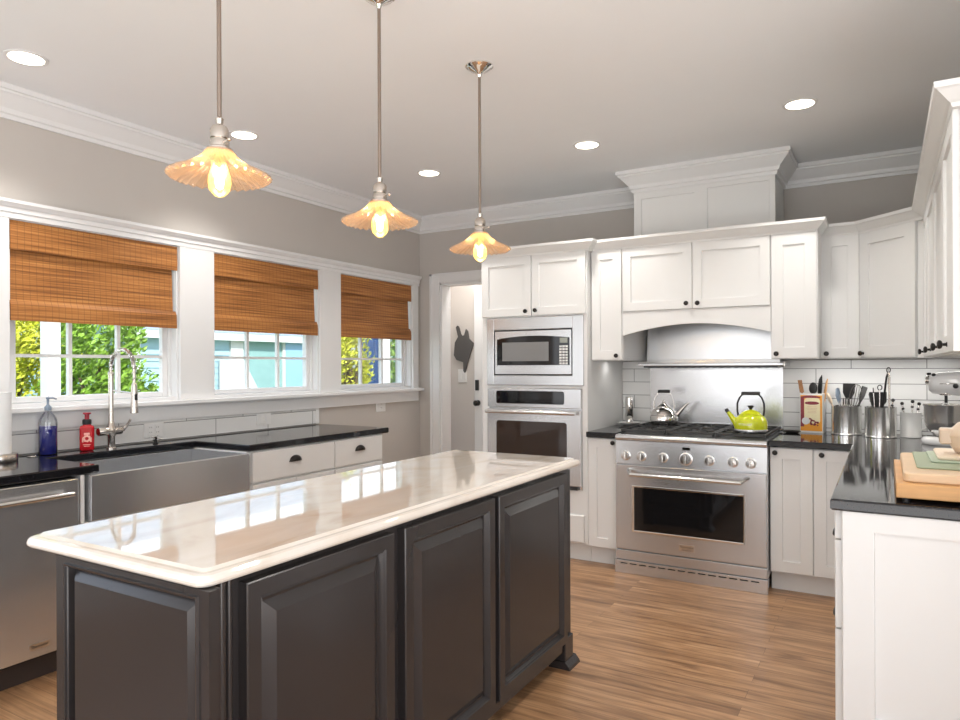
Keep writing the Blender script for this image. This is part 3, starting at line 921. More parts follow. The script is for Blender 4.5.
# diagonal corner cabinet
t = thing('corner_cabinet', 'white diagonal upper cabinet in the corner above the utensil crocks', 'cabinet', (-0.122, 4.82, 0))
M().prism([(0, 0), (0.327, -0.327), (0.656, -0.327), (0.656, 0.57), (0, 0.57)], 1.405, 2.17).obj('body', 'cab', t)
R45 = Matrix.Rotation(-pi / 4, 4, 'Z')
dd = M().panel(0.006, 1.41, 0.394, 0.755, shaker(0.07)).moved(R45).obj('door', 'cab', t)
kk = knob(dd, 0, 0, 0)
kk.data.transform(R45 @ Matrix.Translation((0.034, -0.02, 1.437)))
# the right run
for (ya, yb, lab, doors) in ((4.493, 3.612, 'white upper cabinet on the right wall next to the corner cabinet', ((0.012, 0.30, 0.09), (0.318, 0.555, 0.70))),
                             (3.610, 2.60, 'white upper cabinet at the near end of the right wall', ((0.006, 0.545, 0.39), (0.556, 0.448, 0.77)))):
    t = unit('upper_cabinet', lab, 0.205, ya, ya - yb, 0.328, 1.405, 2.17, rz=-pi / 2)
    for x, w_, kx in doors:
        door(t, x, 1.41, w_, 0.755, kx, 1.437)
    if yb < 3:
        M().panel(0.004, 1.41, 0.32, 0.755, [(0, 0), (0, 0.008), (0.06, 0.008), (0.062, 0.002)]).moved(Matrix.Translation((ya - yb, 0, 0)) @ Matrix.Rotation(pi / 2, 4, 'Z')).obj('end_panel', 'cab', t)
o = M().sweep([(-0.34, 4.82), (-0.122, 4.82), (0.205, 4.493), (0.205, 2.60), (XR, 2.60)], CABCROWN, -1)
struct(o, 'trim_10', 'cab')

# chimney box above the hood
t = thing('hood_chimney', 'white panelled chimney box with crown moulding above the hood cabinet', 'cabinet', (-1.583, 4.95, 2.17))
M().box(0, 0.961, 0, 0.44, 0, ZC - 2.17).obj('body', 'cab', t)
m = M()
m.panel(0.0, 0.0, 0.489, 0.47, [(0, 0), (0, 0.012), (0.055, 0.012), (0.057, 0.002)]).panel(0.489, 0.0, 0.472, 0.47, [(0, 0), (0, 0.012), (0.035, 0.012), (0.037, 0.002)])
m.obj('panel', 'cab', t)
pr = [(o_ * 1.0, z - 2.17 - 0.0) for o_, z in CROWN]
M().sweep([(0, 0.44), (0, -0.012), (0.961, -0.012), (0.961, 0.44)], pr, -1).obj('crown', 'trim', t)

# ---- base cabinets right of the range
t = thing('base_cabinet', 'white two-door base cabinet in the corner right of the range', 'cabinet', (-0.602, 4.50, 0))
M().box(0, 0.47, 0.0, 0.70, 0.115, 0.876).box(0, 0.47, 0.05, 0.68, 0, 0.115).obj('body', 'cab', t)
door(t, 0.004, 0.125, 0.232, 0.745, 0.032, 0.842, 0.066)
door(t, 0.241, 0.125, 0.212, 0.745, 0.284, 0.842, 0.066)

t = thing('peninsula_cabinet', 'white base cabinet at right with a panelled end facing the room', 'cabinet', (-0.130, 2.645, 0))
M().box(0, 0.66, 0.0, 1.84, 0.115, 0.876).box(0.06, 0.66, 0.02, 1.84, 0, 0.115).obj('body', 'cab', t)
m = M()
x0, x1, z0, z1 = 0.004, 0.66, 0.0, 0.876
m.loops([[(x0, 0, z0), (x1, 0, z0), (x1, 0, z1), (x0, 0, z1)], [(x0, -0.018, z0), (x1, -0.018, z0), (x1, -0.018, z1), (x0, -0.018, z1)],
         [(x0 + 0.002, -0.020, z0 + 0.002), (x1 - 0.002, -0.020, z0 + 0.002), (x1 - 0.002, -0.020, z1 - 0.002), (x0 + 0.002, -0.020, z1 - 0.002)],
         [(0.098, -0.020, 0.192), (0.57, -0.020, 0.192), (0.57, -0.020, 0.812), (0.098, -0.020, 0.812)],
         [(0.100, -0.009, 0.194), (0.568, -0.009, 0.194), (0.568, -0.009, 0.810), (0.100, -0.009, 0.810)]])
m.obj('end_panel', 'cab', t)
RM = Matrix.Translation((0, 1.84, 0)) @ Matrix.Rotation(-pi / 2, 4, 'Z')
for x, w_ in ((1.20, 0.63), (0.62, 0.57)):
    for z, h in ((0.775, 0.095), (0.470, 0.298), (0.125, 0.338)):
        dr = M().panel(x, z, w_, h, SLAB).moved(RM).obj('drawer', 'cab', t)
        cp = cup_pull(dr, 0, 0, 0, 0.09)
        cp.data.transform(RM @ Matrix.Translation((x + w_ / 2 if x < 1 else 1.50, -0.02, z + h - 0.052)))

o = M().prism([(-0.606, 4.455), (-0.161, 4.455), (-0.161, 2.612), (XR, 2.612), (XR, 5.213), (-0.606, 5.213)], 0.877, 0.915, 'Z', 0.006).obj('countertop', 'granite')
tag(o, 'polished black granite L-shaped countertop at right of the range', 'countertop')

# ================================================================== RANGE AND HOOD
t = thing('range', 'stainless professional gas range with seven knobs', 'stove', (-1.545, 4.40, 0))
RW = 0.938
M().box(0.0, RW, 0.03, 0.80, 0.09, 0.900).obj('body', 'steel', t)
kp = M().box(-0.004, RW + 0.004, -0.006, 0.05, 0.0, 0.086, 0.002).obj('kick_panel', 'steel', t)
m = M()
for k in range(14):
    m.box(0.035 + k * 0.0625, 0.035 + k * 0.0625 + 0.046, -0.0068, 0.0, 0.064, 0.071)
m.obj('vent_slots', 'gap', kp)
M().box(0.0, RW, 0.0, 0.03, 0.090, 0.152, 0.003).obj('lower_trim', 'steel', t)
dm = M().box(0.002, RW - 0.002, 0.0, 0.03, 0.159, 0.716, 0.004).obj('door', 'steel', t)
ring((0.112, 0.813, 0.278, 0.585), (0.128, 0.806, 0.292, 0.572), -0.006, 0.0).obj('window_frame', 'chrome', dm)
M().box(0.128, 0.806, -0.002, 0.0, 0.292, 0.572).obj('window', 'blackglass', dm)
m = M().tube([(0.118, -0.066, 0.662), (0.804, -0.066, 0.662)], 0.013, 14)
for x in (0.09, 0.832):
    s_ = 1 if x < 0.4 else -1
    m.tube([(x, 0.0, 0.684), (x + s_ * 0.012, -0.03, 0.682), (x + s_ * 0.034, -0.066, 0.663)], [0.013, 0.012, 0.013], 10)
m.obj('handle', 'satin', dm)
bd = M().box(0.417, 0.514, -0.002, 0.0, 0.192, 0.236, 0.0008).obj('badge', 'satin', dm)
text('Thermador', 0.019, 'darktext', bd, loc=(0.4655, -0.0023, 0.220))
text('PROFESSIONAL', 0.009, 'darktext', bd, loc=(0.4655, -0.0023, 0.201))
cp = M().prism([(0.004, 0.726), (0.03, 0.726), (0.03, 0.872), (0.012, 0.872)], 0.0, RW, 'X').obj('control_panel', 'steel', t)
M().box(0.438, 0.487, 0.008, 0.014, 0.832, 0.849).obj('display', 'blackglass', cp)
for x, r in ((0.071, 0.029), (0.176, 0.029), (0.318, 0.029), (0.462, 0.037), (0.605, 0.029), (0.746, 0.029), (0.848, 0.029)):
    kb = M().lathe([(r * 1.12, 0.012), (r * 1.12, 0.002), (r * 0.9, 0.0), (r * 0.86, -0.024), (r * 0.78, -0.030), (0.002, -0.031)], (x, 0, 0.777), 24, 'Y')
    kb.box(x - 0.005, x + 0.005, -0.040, -0.024, 0.777 - r * 0.82, 0.777 + r * 0.82, 0.002)
    kb.obj('knob', 'satin', t)
m = M()
m.tube([(0.0, 0.018, 0.893), (RW, 0.018, 0.893)], 0.020, 16).box(0, RW, 0.018, 0.80, 0.895, 0.912)
m.obj('bullnose', 'steel', t)
M().box(0.015, RW - 0.015, 0.065, 0.765, 0.912, 0.916).obj('burner_deck', 'iron', t)
for x in (0.16, 0.469, 0.778):
    for y in (0.25, 0.60):
        M().lathe([(0.055, 0.0), (0.055, 0.006), (0.035, 0.008), (0.035, 0.014), (0.0, 0.016)], (x, y, 0.916), 20).obj('burner', 'iron', t)
M().box(0.0, RW, 0.772, 0.80, 0.912, 0.945, 0.003).obj('back_trim', 'steel', t)

def grate(label, x):
    t = thing('grate', label, 'grate', (x, 4.47, 0.9165), 0, 'cast iron grates on the range')
    w_, d_ = 0.296, 0.690
    m = M()
    for xx in (0.0, w_ - 0.014):
        m.box(xx, xx + 0.014, 0, d_, 0.012, 0.028, 0.003)
    for yy in (0.0, d_ / 2 - 0.007, d_ - 0.014):
        m.box(0.014, w_ - 0.014, yy, yy + 0.014, 0.012, 0.028, 0.003)
    m.obj('frame', 'iron', t)
    m = M()
    for cy in (d_ * 0.25, d_ * 0.75):
        for a in range(4):
            ang = a * pi / 2 + pi / 4 * 0
            dx, dy = cos(ang), sin(ang)
            Lh = (w_ / 2 - 0.012) if abs(dx) > 0.5 else d_ / 4 - 0.012
            q = [(w_ / 2 + dx * 0.035, cy + dy * 0.035, 0.022), (w_ / 2 + dx * Lh, cy + dy * Lh, 0.022)]
            m.tube(q, 0.006, 6)
        for a in range(4):
            ang = a * pi / 2 + pi / 4
            m.tube([(w_ / 2 + cos(ang) * 0.05, cy + sin(ang) * 0.05, 0.021), (w_ / 2 + cos(ang) * 0.135, cy + sin(ang) * 0.150, 0.021)], 0.006, 6)
    m.obj('fingers', 'iron', t)
    for xx in (0.007, w_ - 0.007):
        for yy in (0.02, d_ - 0.02):
            M().box(xx - 0.007, xx + 0.007, yy - 0.007, yy + 0.007, 0, 0.012).obj('foot', 'iron', t)
grate('left cast iron grate on the range, under the chrome kettle', -1.530)
grate('middle cast iron grate on the range, with nothing on it', -1.224)
grate('right cast iron grate on the range, under the lime kettle', -0.918)

t = thing('range_hood', 'stainless range hood behind the arched valance', 'range hood', (-1.518, 4.85, 1.352))
hw = 0.955
m = M()
m.loops([[(0.012, 0.17, 0.36), (0.916 - 0.012, 0.17, 0.36), (0.916 - 0.012, 0.35, 0.36), (0.012, 0.35, 0.36)],
         [(0.004, 0.165, 0.06), (0.912, 0.165, 0.06), (0.912, 0.35, 0.06), (0.004, 0.35, 0.06)],
         [(0.004, 0.162, 0.032), (0.912, 0.162, 0.032), (0.912, 0.35, 0.032), (0.004, 0.35, 0.032)]])
m.obj('canopy', 'steel', t)
M().box(-0.015, hw, 0.0, 0.35, 0.012, 0.032, 0.004).obj('lip', 'steel', t)
M().box(0.02, hw - 0.04, 0.03, 0.34, 0.0, 0.012).obj('filter_tray', 'black', t)
m = M()
for k in range(18):
    m.box(0.04 + k * 0.048, 0.04 + k * 0.048 + 0.026, 0.05, 0.33, -0.006, 0.0, 0.001)
m.obj('baffle_filter', 'steel', t)
M().box(hw, hw + 0.004, 0.0, 0.03, 0.006, 0.038).obj('end_cap', 'nickel', t)

o = M().box(-1.548, -0.611, 5.209, 5.2145, 0.93, 1.385).obj('steel_backsplash', 'steel')
tag(o, 'brushed steel backsplash sheet on the wall behind the range', 'backsplash')

# ================================================================== ISLAND
t = thing('island_cabinet', 'dark brown kitchen island cabinet with raised panel doors', 'island', (-1.80, 0.975, 0))
bw, bd_ = 0.53, 1.985
m = M()
m.box(0, bw, 0.0, bd_, 0.10, 0.899)
m.box(0.04, bw - 0.07, 0.05, bd_ - 0.05, 0.0, 0.10)
m.obj('body', 'espresso', t)
# end panel towards the camera
m = M()
ix0, ix1, iz0, iz1 = 0.0, 0.580, 0.015, 0.899
jx0, jx1, jz0, jz1 = 0.040, 0.548, 0.055, 0.886
def er(i, d):
    return [(jx0 + i, -d, jz0 + i), (jx1 - i, -d, jz0 + i), (jx1 - i, -d, jz1 - i), (jx0 + i, -d, jz1 - i)]
m.loops([[(ix0, 0, iz0), (ix1, 0, iz0), (ix1, 0, iz1), (ix0, 0, iz1)], [(ix0, -0.022, iz0), (ix1, -0.022, iz0), (ix1, -0.022, iz1), (ix0, -0.022, iz1)],
         er(0, 0.022), er(0.002, 0.028), er(0.006, 0.027), er(0.007, 0.022), er(0.011, 0.020), er(0.013, 0.005), er(0.017, 0.005), er(0.040, 0.021)])
m.obj('end_panel', 'espresso', t)
M().panel(-bw, 0.12, bw, 0.765, RAISED).moved(Matrix.Translation((0, bd_, 0)) @ Matrix.Rotation(pi, 4, 'Z')).obj('end_panel', 'espresso', t)
m = M()
m.box(bw, bw + 0.044, -0.002, 0.014, 0.0, 0.899, 0.003).cyl(0.011, 0.0, 0.899, (bw + 0.010, 0.040, 0), 14).cyl(0.008, 0.0, 0.899, (bw + 0.004, 0.066, 0), 14)
m.obj('corner_post', 'espresso', t)
RI = Matrix.Translation((bw, 0, 0)) @ Matrix.Rotation(pi / 2, 4, 'Z')
for a, b in ((0.096, 0.638), (0.690, 1.243), (1.274, 1.912)):
    M().panel(a, 0.118, b - a, 0.764, RAISED).moved(RI).obj('door', 'espresso', t)
m = M()
m.box(bw, bw + 0.016, 0.09, bd_, 0.075, 0.112, 0.004)
m.obj('bottom_rail', 'espresso', t)
for yy in (0.05, bd_ - 0.045):
    M().box(bw - 0.05, bw + 0.024, yy - 0.045, yy + 0.045, 0.03, 0.135, 0.003).prism([(bw - 0.055, 0), (bw + 0.050, 0), (bw + 0.046, 0.012), (bw + 0.026, 0.034), (bw - 0.055, 0.034)], yy - 0.055, yy + 0.065, 'Y').obj('foot', 'espresso', t)
    M().box(0.0, 0.09, yy - 0.045, yy + 0.045, 0.0, 0.135, 0.003).obj('foot', 'espresso', t)

def rounded(x0, x1, y0, y1, r, n=5):
    return rrect(x0, x1, y0, y1, r, n)
m = M()
prof = [(0.014, 0.900), (0.005, 0.902), (0.001, 0.907), (0.0, 0.913), (0.002, 0.920), (0.007, 0.9255), (0.015, 0.928), (0.024, 0.9285), (0.027, 0.931), (0.031, 0.935)]
m.loops([[(x, y, z) for x, y in rounded(-1.957 + i, -1.236 - i, 0.948 + i, 3.055 - i, 0.032 - i * 0.6)] for i, z in prof])
o = m.obj('island_countertop', 'quartz')
tag(o, 'cream quartz countertop with moulded edge on the dark island', 'countertop')

# ================================================================== LAMPS
PX, PZ = -1.648, ZC
def fluted(prof, n=36, amp=0.035, per=6):
    N = n * per
    rings = []
    for r, z, k in prof:
        ring_ = []
        for i in range(N):
            a = 2 * pi * i / N
            q = cos(n * a)
            ring_.append(((r * (1 + amp * k * q)) * cos(a), (r * (1 + amp * k * q)) * sin(a), z + 0.004 * k * q))
        rings.append(ring_)
    return M().loops(rings, True, False, False, True)
t = thing('pendant_lamp', '', 'pendant lamp', (PX, 1.33, ZC), 0, 'pendant lamps over the island')
M().lathe([(0.066, 0.0), (0.066, -0.006), (0.058, -0.012), (0.050, -0.014), (0.045, -0.022), (0.020, -0.032), (0.012, -0.044), (0.007, -0.055)], n=32).obj('canopy', 'chrome', t)
M().cyl(0.0065, -0.70, -0.05, n=12).obj('rod', 'cord', t)
so = M().lathe([(0.006, -0.690), (0.012, -0.696), (0.010, -0.712), (0.020, -0.718), (0.026, -0.728), (0.026, -0.752), (0.023, -0.754), (0.027, -0.760), (0.027, -0.776), (0.036, -0.782), (0.036, -0.796), (0.030, -0.796)], n=24).obj('socket', 'nickel', t)
M().tube([(0.026, -0.005, -0.765), (0.048, -0.008, -0.765)], 0.003, 8).sphere(0.006, (0.052, -0.0085, -0.765), n=8).obj('switch_key', 'nickel', so)
sh = fluted([(0.030, -0.782, 0.2), (0.036, -0.792, 0.4), (0.046, -0.808, 0.7), (0.060, -0.822, 0.9), (0.080, -0.836, 1), (0.102, -0.848, 1), (0.122, -0.857, 1), (0.134, -0.864, 1.15), (0.137, -0.868, 1.2)], n=32, amp=0.045).obj('shade', 'shade', t, sharp=80)
sm = sh.modifiers.new('thickness', 'SOLIDIFY'); sm.thickness = 0.003
bp_ = [(0.013, -0.79), (0.014, -0.81), (0.022, -0.835), (0.030, -0.862), (0.032, -0.880), (0.028, -0.902), (0.014, -0.918), (0.002, -0.922)]
bu = M().lathe(bp_, n=24).obj('bulb', 'bulbglass', t)
M().lathe([(0.004, -0.82), (0.011, -0.84), (0.014, -0.87), (0.011, -0.893), (0.003, -0.90)], n=16).obj('filament', 'bulb', bu)
d_ = bpy.data.lights.new('pendant_glow', 'POINT'); d_.energy = 3.0; d_.color = (1.0, 0.78, 0.48); d_.shadow_soft_size = 0.03
l_ = bpy.data.objects.new('pendant_glow', d_); COL.objects.link(l_); l_.parent = t; l_.location = (0, 0, -0.845)
t['label'] = 'glass shade pendant lamp nearest the camera, leftmost of the three over the island'
dup(t, (PX, 2.06, ZC), 'middle one of the three ribbed glass pendant lamps over the island')
dup(t, (PX + 0.012, 2.79, ZC), 'ribbed glass pendant lamp farthest back, rightmost of the three over the island')

cans = [(-3.36, 1.657, 'lit recessed ceiling light at the far left above the window wall'),
        (-3.35, 2.883, 'lit recessed ceiling light beside the nearest pendant lamp'),
        (-2.86, 4.145, 'lit recessed ceiling light between the middle and far pendant lamps'),
        (-1.635, 4.143, 'lit recessed ceiling light in front of the chimney box'),
        (-0.389, 4.09, 'lit recessed ceiling light at right above the corner cabinets'),
        (-0.39, 2.70, 'added recessed ceiling light out of view over the aisle beside the peninsula')]  # extra can outside the view, added to light the base cabinets
first = None
for x, y, lab in cans:
    if first is None:
        t = first = thing('recessed_light', lab, 'ceiling light', (x, y, ZC), 0, 'recessed ceiling lights')
        M().lathe([(0.088, 0), (0.088, -0.004), (0.080, -0.006), (0.072, -0.004), (0.072, 0)], n=36).obj('trim_ring', 'trim', t)
        M().cyl(0.072, -0.0035, -0.0005, n=32).obj('lens', 'lens', t)
        d_ = bpy.data.lights.new('can_light', 'SPOT'); d_.energy = 52; d_.color = (1.0, 0.96, 0.91); d_.spot_size = radians(112); d_.spot_blend = 0.8; d_.shadow_soft_size = 0.07
        l_ = bpy.data.objects.new('can_light', d_); COL.objects.link(l_); l_.parent = t; l_.location = (0, 0, -0.02)
    else:
        dup(first, (x, y, ZC), lab)

# ================================================================== WINDOW SHADES
for (a, b), lab in zip(OPEN, ('woven bamboo roman shade in the left window above the sink', 'woven bamboo roman shade in the middle window', 'woven bamboo roman shade in the right window by the corner')):
    t = thing('bamboo_shade', lab, 'window shade', (XL, a + 0.008, 2.126), 0, 'bamboo shades on the three windows')
    w = b - a - 0.018
    M().box(-0.040, 0.0, 0.006, w - 0.004, -0.03, 0.0).obj('headrail', 'bamboo', t)
    def cloth(prof, y0, y1, th):
        """a strip of cloth hanging along the profile (x, z) with real thickness"""
        f = [(x, z) for x, z in prof]; bk = [(x - th, z) for x, z in reversed(prof)]
        return M().prism(f + bk, y0, y1, 'Y').moved(Matrix.Identity(4))
    # profile is in (x, z), extruded along y
    cloth([(0.006, 0.0), (0.008, -0.05), (0.010, -0.11), (0.009, -0.150)], 0.0, w, 0.004).obj('valance', 'bamboo', t)
    cloth([(-0.018, -0.02), (-0.016, -0.14), (-0.012, -0.26), (-0.006, -0.38), (-0.004, -0.43)], 0.004, w - 0.022, 0.004).obj('shade_panel', 'bamboo', t)
    cloth([(-0.002, -0.405), (0.010, -0.430), (0.012, -0.465), (0.012, -0.512)], 0.0, w - 0.006, 0.006).obj('hem_fold', 'bamboo', t)
    M().tube([(-0.004, w - 0.010, -0.03), (-0.004, w - 0.010, -0.40)], 0.0012, 6).obj('lift_cord', 'plate', t)

# ================================================================== WALL PLATES AND ART
def plate(name, label, y, z, w, h, kind):
    t = thing(name, label, 'switch' if kind == 'switch' else 'outlet', (XL + 0.010 if y < 3.9 else XL, y, z))
    M().box(0, 0.006, -w / 2, w / 2, -h / 2, h / 2, 0.002).obj('cover_plate', 'plate', t)
    n = max(1, round(w / 0.05) - 1)
    for k in range(n):
        yy = (k - (n - 1) / 2) * 0.046
        if kind == 'switch':
            M().box(0.006, 0.009, yy - 0.016, yy + 0.016, -0.033, 0.033, 0.001).obj('rocker', 'plate', t)
        else:
            s_ = M().box(0.006, 0.008, yy - 0.017, yy + 0.017, -0.033, 0.033, 0.001).obj('socket_face', 'plate', t)
            m = M()
            for q in (-0.017, 0.013):
                m.box(0.008, 0.0085, yy - 0.007, yy - 0.005, q, q + 0.008).box(0.008, 0.0085, yy + 0.005, yy + 0.007, q, q + 0.008)
            m.obj('slots', 'darktext', s_)
    return t
plate('wall_outlet', 'white outlet plate on the tile behind the faucet', 2.60, 0.99, 0.13, 0.085, 'outlet')
plate('light_switch', 'white switch plate on the tile above the drawer cabinet', 3.46, 1.00, 0.13, 0.085, 'switch')
plate('wall_outlet', 'white outlet plate on the bare wall under the right window', 4.80, 1.02, 0.125, 0.10, 'outlet')
t = thing('light_switch', 'white switch plate on the hall wall under the dark wall art', 'switch', (-3.857, 6.2, 1.265))
M().box(-0.055, 0.055, -0.006, 0, -0.07, 0.07, 0.002).obj('cover_plate', 'plate', t)
for xx in (-0.024, 0.024):
    M().box(xx - 0.016, xx + 0.016, -0.009, -0.006, -0.033, 0.033, 0.001).obj('rocker', 'plate', t)
# dark animal-like silhouette
out = [(0.045, -0.235), (0.062, -0.16), (0.135, 0.04), (0.14, 0.065), (0.085, 0.115), (0.072, 0.19), (0.052, 0.215), (0.030, 0.15), (0.0, 0.145), (-0.015, 0.165), (-0.040, 0.245), (-0.055, 0.255), (-0.072, 0.235), (-0.045, 0.135), (-0.085, 0.075), (-0.098, -0.06), (-0.065, -0.11), (0.018, -0.135), (0.020, -0.225), (0.032, -0.245)]
o = M().prism(out, 6.178, 6.199, 'Y').moved(Matrix.Translation((0, 0, 0))).obj('wall_art', 'slate')
o.location = (-3.855, 0, 1.545)
tag(o, 'dark metal animal silhouette with pointed ears on the hall wall', 'wall art')

# ================================================================== ON THE WINDOW COUNTER
ZL = 0.918
t = thing('faucet', 'brushed nickel spring-neck faucet standing behind the sink', 'faucet', (-3.715, 2.265, ZL))
M().lathe([(0.026, 0), (0.026, 0.008), (0.019, 0.012), (0.019, 0.07), (0.024, 0.075), (0.024, 0.125), (0.019, 0.13), (0.016, 0.15), (0.0135, 0.16), (0.0135, 0.41), (0.016, 0.412), (0.016, 0.425), (0.011, 0.43)], n=20).obj('post', 'nickel', t)
M().cyl(0.023, -0.075, 0.060, (0, 0, 0.100), 18, 'Y', 0.003).obj('valve_body', 'nickel', t)
M().tube([(0.0, 0.066, 0.10), (0.02, 0.080, 0.125), (0.045, 0.085, 0.16)], [0.012, 0.008, 0.006], 10).obj('lever', 'nickel', t)
arcp = [(0.0, 0.0, 0.425)] + [(0.097 - 0.097 * cos(pi * k / 24), 0.01 * k / 24, 0.46 + 0.09 * sin(pi * k / 24)) for k in range(25)] + [(0.197, 0.010, 0.43), (0.197, 0.010, 0.37)]
M().tube(arcp, 0.0075, 8).obj('hose', 'nickel', t)
# the spring is one long helix round the hose
fine = []
for i in range(len(arcp) - 1):
    p, q = Vector(arcp[i]), Vector(arcp[i + 1])
    for k in range(10):
        fine.append(p.lerp(q, k / 10))
hel = []
turns = 46
for i, p in enumerate(fine):
    a = fine[max(0, i - 1)]; b = fine[min(len(fine) - 1, i + 1)]
    tt = (b - a).normalized(); u = Vector((0, 1, 0)); u = (u - tt * u.dot(tt)).normalized(); v = tt.cross(u)
    ph = 2 * pi * turns * i / len(fine)
    hel.append(p + (u * cos(ph) + v * sin(ph)) * 0.011)
M().tube(hel, 0.0022, 5).obj('spring', 'chrome', t)
M().lathe([(0.010, 0.37), (0.014, 0.355), (0.016, 0.30), (0.018, 0.25), (0.021, 0.215), (0.021, 0.205), (0.015, 0.203)], (0.197, 0.010, 0), 18).obj('spray_head', 'nickel', t)
M().box(0.209, 0.217, 0.002, 0.018, 0.275, 0.31, 0.003).obj('spray_button', 'black', t)
M().tube([(0.012, 0.001, 0.325), (0.188, 0.009, 0.312)], 0.0045, 8).lathe([(0.019, 0.304), (0.019, 0.320)], (0.197, 0.010, 0), 18).obj('docking_arm', 'nickel', t)

t = thing('soap_bottle', 'tall clear pump bottle half full of dark blue soap left of the sink', 'bottle', (-3.765, 1.955, ZL))
M().lathe([(0.040, 0.0), (0.043, 0.004), (0.043, 0.165), (0.040, 0.185), (0.030, 0.205), (0.017, 0.222), (0.015, 0.228), (0.015, 0.240)], n=28).obj('glass_body', 'clear', t)
M().lathe([(0.037, 0.003), (0.0405, 0.006), (0.0405, 0.150), (0.001, 0.151)], n=28).obj('soap', 'bluesoap', t)
m = M().lathe([(0.017, 0.232), (0.017, 0.248), (0.010, 0.256), (0.006, 0.262), (0.006, 0.288), (0.009, 0.29), (0.009, 0.298), (0.002, 0.300)], n=18)
m.tube([(0, 0, 0.294), (0.016, 0.018, 0.295), (0.027, 0.030, 0.288)], 0.0045, 8)
m.obj('pump', 'bluegrey', t)
M().tube([(0, 0, 0.02), (0, 0, 0.24)], 0.003, 6).obj('dip_tube', 'clear', t)

t = thing('soap_bottle', 'red foaming hand soap bottle with a printed front beside the faucet', 'bottle', (-3.75, 2.150, ZL), radians(58))
t.scale = (1.12, 1.12, 1.1)
M().box(-0.0315, 0.0315, -0.022, 0.022, 0.0, 0.125, 0.010).lathe([(0.020, 0.12), (0.018, 0.132), (0.016, 0.135)], n=20).obj('body', 'redsoap', t)
m = M()
for k in range(9):
    a = 2 * pi * k / 9
    m.cyl(0.0055, -0.0232, -0.0222, (0.013 * cos(a), 0, 0.062 + 0.013 * sin(a)), 10, 'Y')
m.box(-0.012, 0.012, -0.0232, -0.0222, 0.080, 0.090).box(-0.020, -0.014, -0.0232, -0.0222, 0.044, 0.066).box(0.014, 0.020, -0.0232, -0.0222, 0.044, 0.066)
m.box(-0.016, 0.016, -0.0232, -0.0222, 0.030, 0.033).box(-0.012, 0.012, -0.0232, -0.0222, 0.023, 0.026)
m.obj('front_print', 'label', t)
M().lathe([(0.019, 0.130), (0.020, 0.134), (0.020, 0.152), (0.015, 0.156)], n=20).obj('collar', 'black', t)
M().lathe([(0.010, 0.154), (0.010, 0.178), (0.018, 0.182), (0.018, 0.188), (0.002, 0.190)], n=18).box(-0.006, 0.006, -0.034, 0.0, 0.180, 0.189, 0.002).obj('pump', 'redpump', t)

t = thing('paper_towel_holder', 'white paper towel roll on a round steel stand, at the left edge', 'paper towels', (-3.685, 1.680, ZL))
M().lathe([(0.083, 0), (0.085, 0.003), (0.085, 0.034), (0.082, 0.038), (0.002, 0.038)], n=36).obj('base', 'nickel', t)
M().lathe([(0.020, 0.04), (0.058, 0.04), (0.058, 0.335), (0.020, 0.335)], n=36).obj('paper_roll', 'paper', t)
M().cyl(0.008, 0.038, 0.350, n=12).obj('rod', 'nickel', t)

o = M().lathe([(0.020, 0), (0.022, 0.002), (0.020, 0.005), (0.012, 0.006)], (0, 0, 0), 20).obj('sink_stopper', 'nickel')
o.location = (-3.74, 1.865, ZL)
tag(o, 'small flat metal disc on the counter between the towel stand and blue soap', 'stopper')

t = thing('cross_handle_tap', 'small metal tap with a thin cross-shaped handle on the counter beyond the faucet', 'tap', (-3.715, 2.535, ZL))
M().lathe([(0.016, 0), (0.016, 0.004), (0.008, 0.008), (0.007, 0.028), (0.010, 0.030), (0.010, 0.038), (0.004, 0.042)], n=16).obj('stem', 'bronze', t)
M().tube([(-0.022, -0.022, 0.045), (0.022, 0.022, 0.028)], 0.003, 8).tube([(0.022, -0.030, 0.026), (-0.022, 0.030, 0.048)], 0.003, 8).obj('cross_handle', 'chrome', t)

# ================================================================== ON THE RANGE
t = thing('kettle', 'polished chrome kettle at the back left of the range', 'kettle', (-1.378, 4.97, 0.945), radians(20))
M().lathe([(0.085, 0), (0.095, 0.004), (0.098, 0.012), (0.098, 0.055), (0.094, 0.063), (0.096, 0.066), (0.086, 0.095), (0.060, 0.118), (0.044, 0.123)], n=36).obj('body', 'chrome', t)
M().lathe([(0.050, 0.120), (0.050, 0.126), (0.030, 0.140), (0.012, 0.150), (0.006, 0.154)], n=28).sphere(0.011, (0, 0, 0.163), n=12).obj('lid', 'chrome', t)
hp = [(-0.070 * cos(pi * k / 16) * (1.0 + 0.18 * sin(pi * k / 16)), 0, 0.105 + 0.128 * sin(pi * k / 16) ** 0.85) for k in range(17)]
M().tube(hp, 0.0035, 8).obj('handle_arch', 'chrome', t)
M().tube([(-0.042, 0, 0.236), (0.042, 0, 0.236)], 0.012, 12).obj('grip', 'black', t)
M().tube([(0.085, 0, 0.060), (0.115, 0, 0.095), (0.150, 0, 0.135), (0.170, 0, 0.152)], [0.020, 0.014, 0.010, 0.009], 12).obj('spout', 'chrome', t)

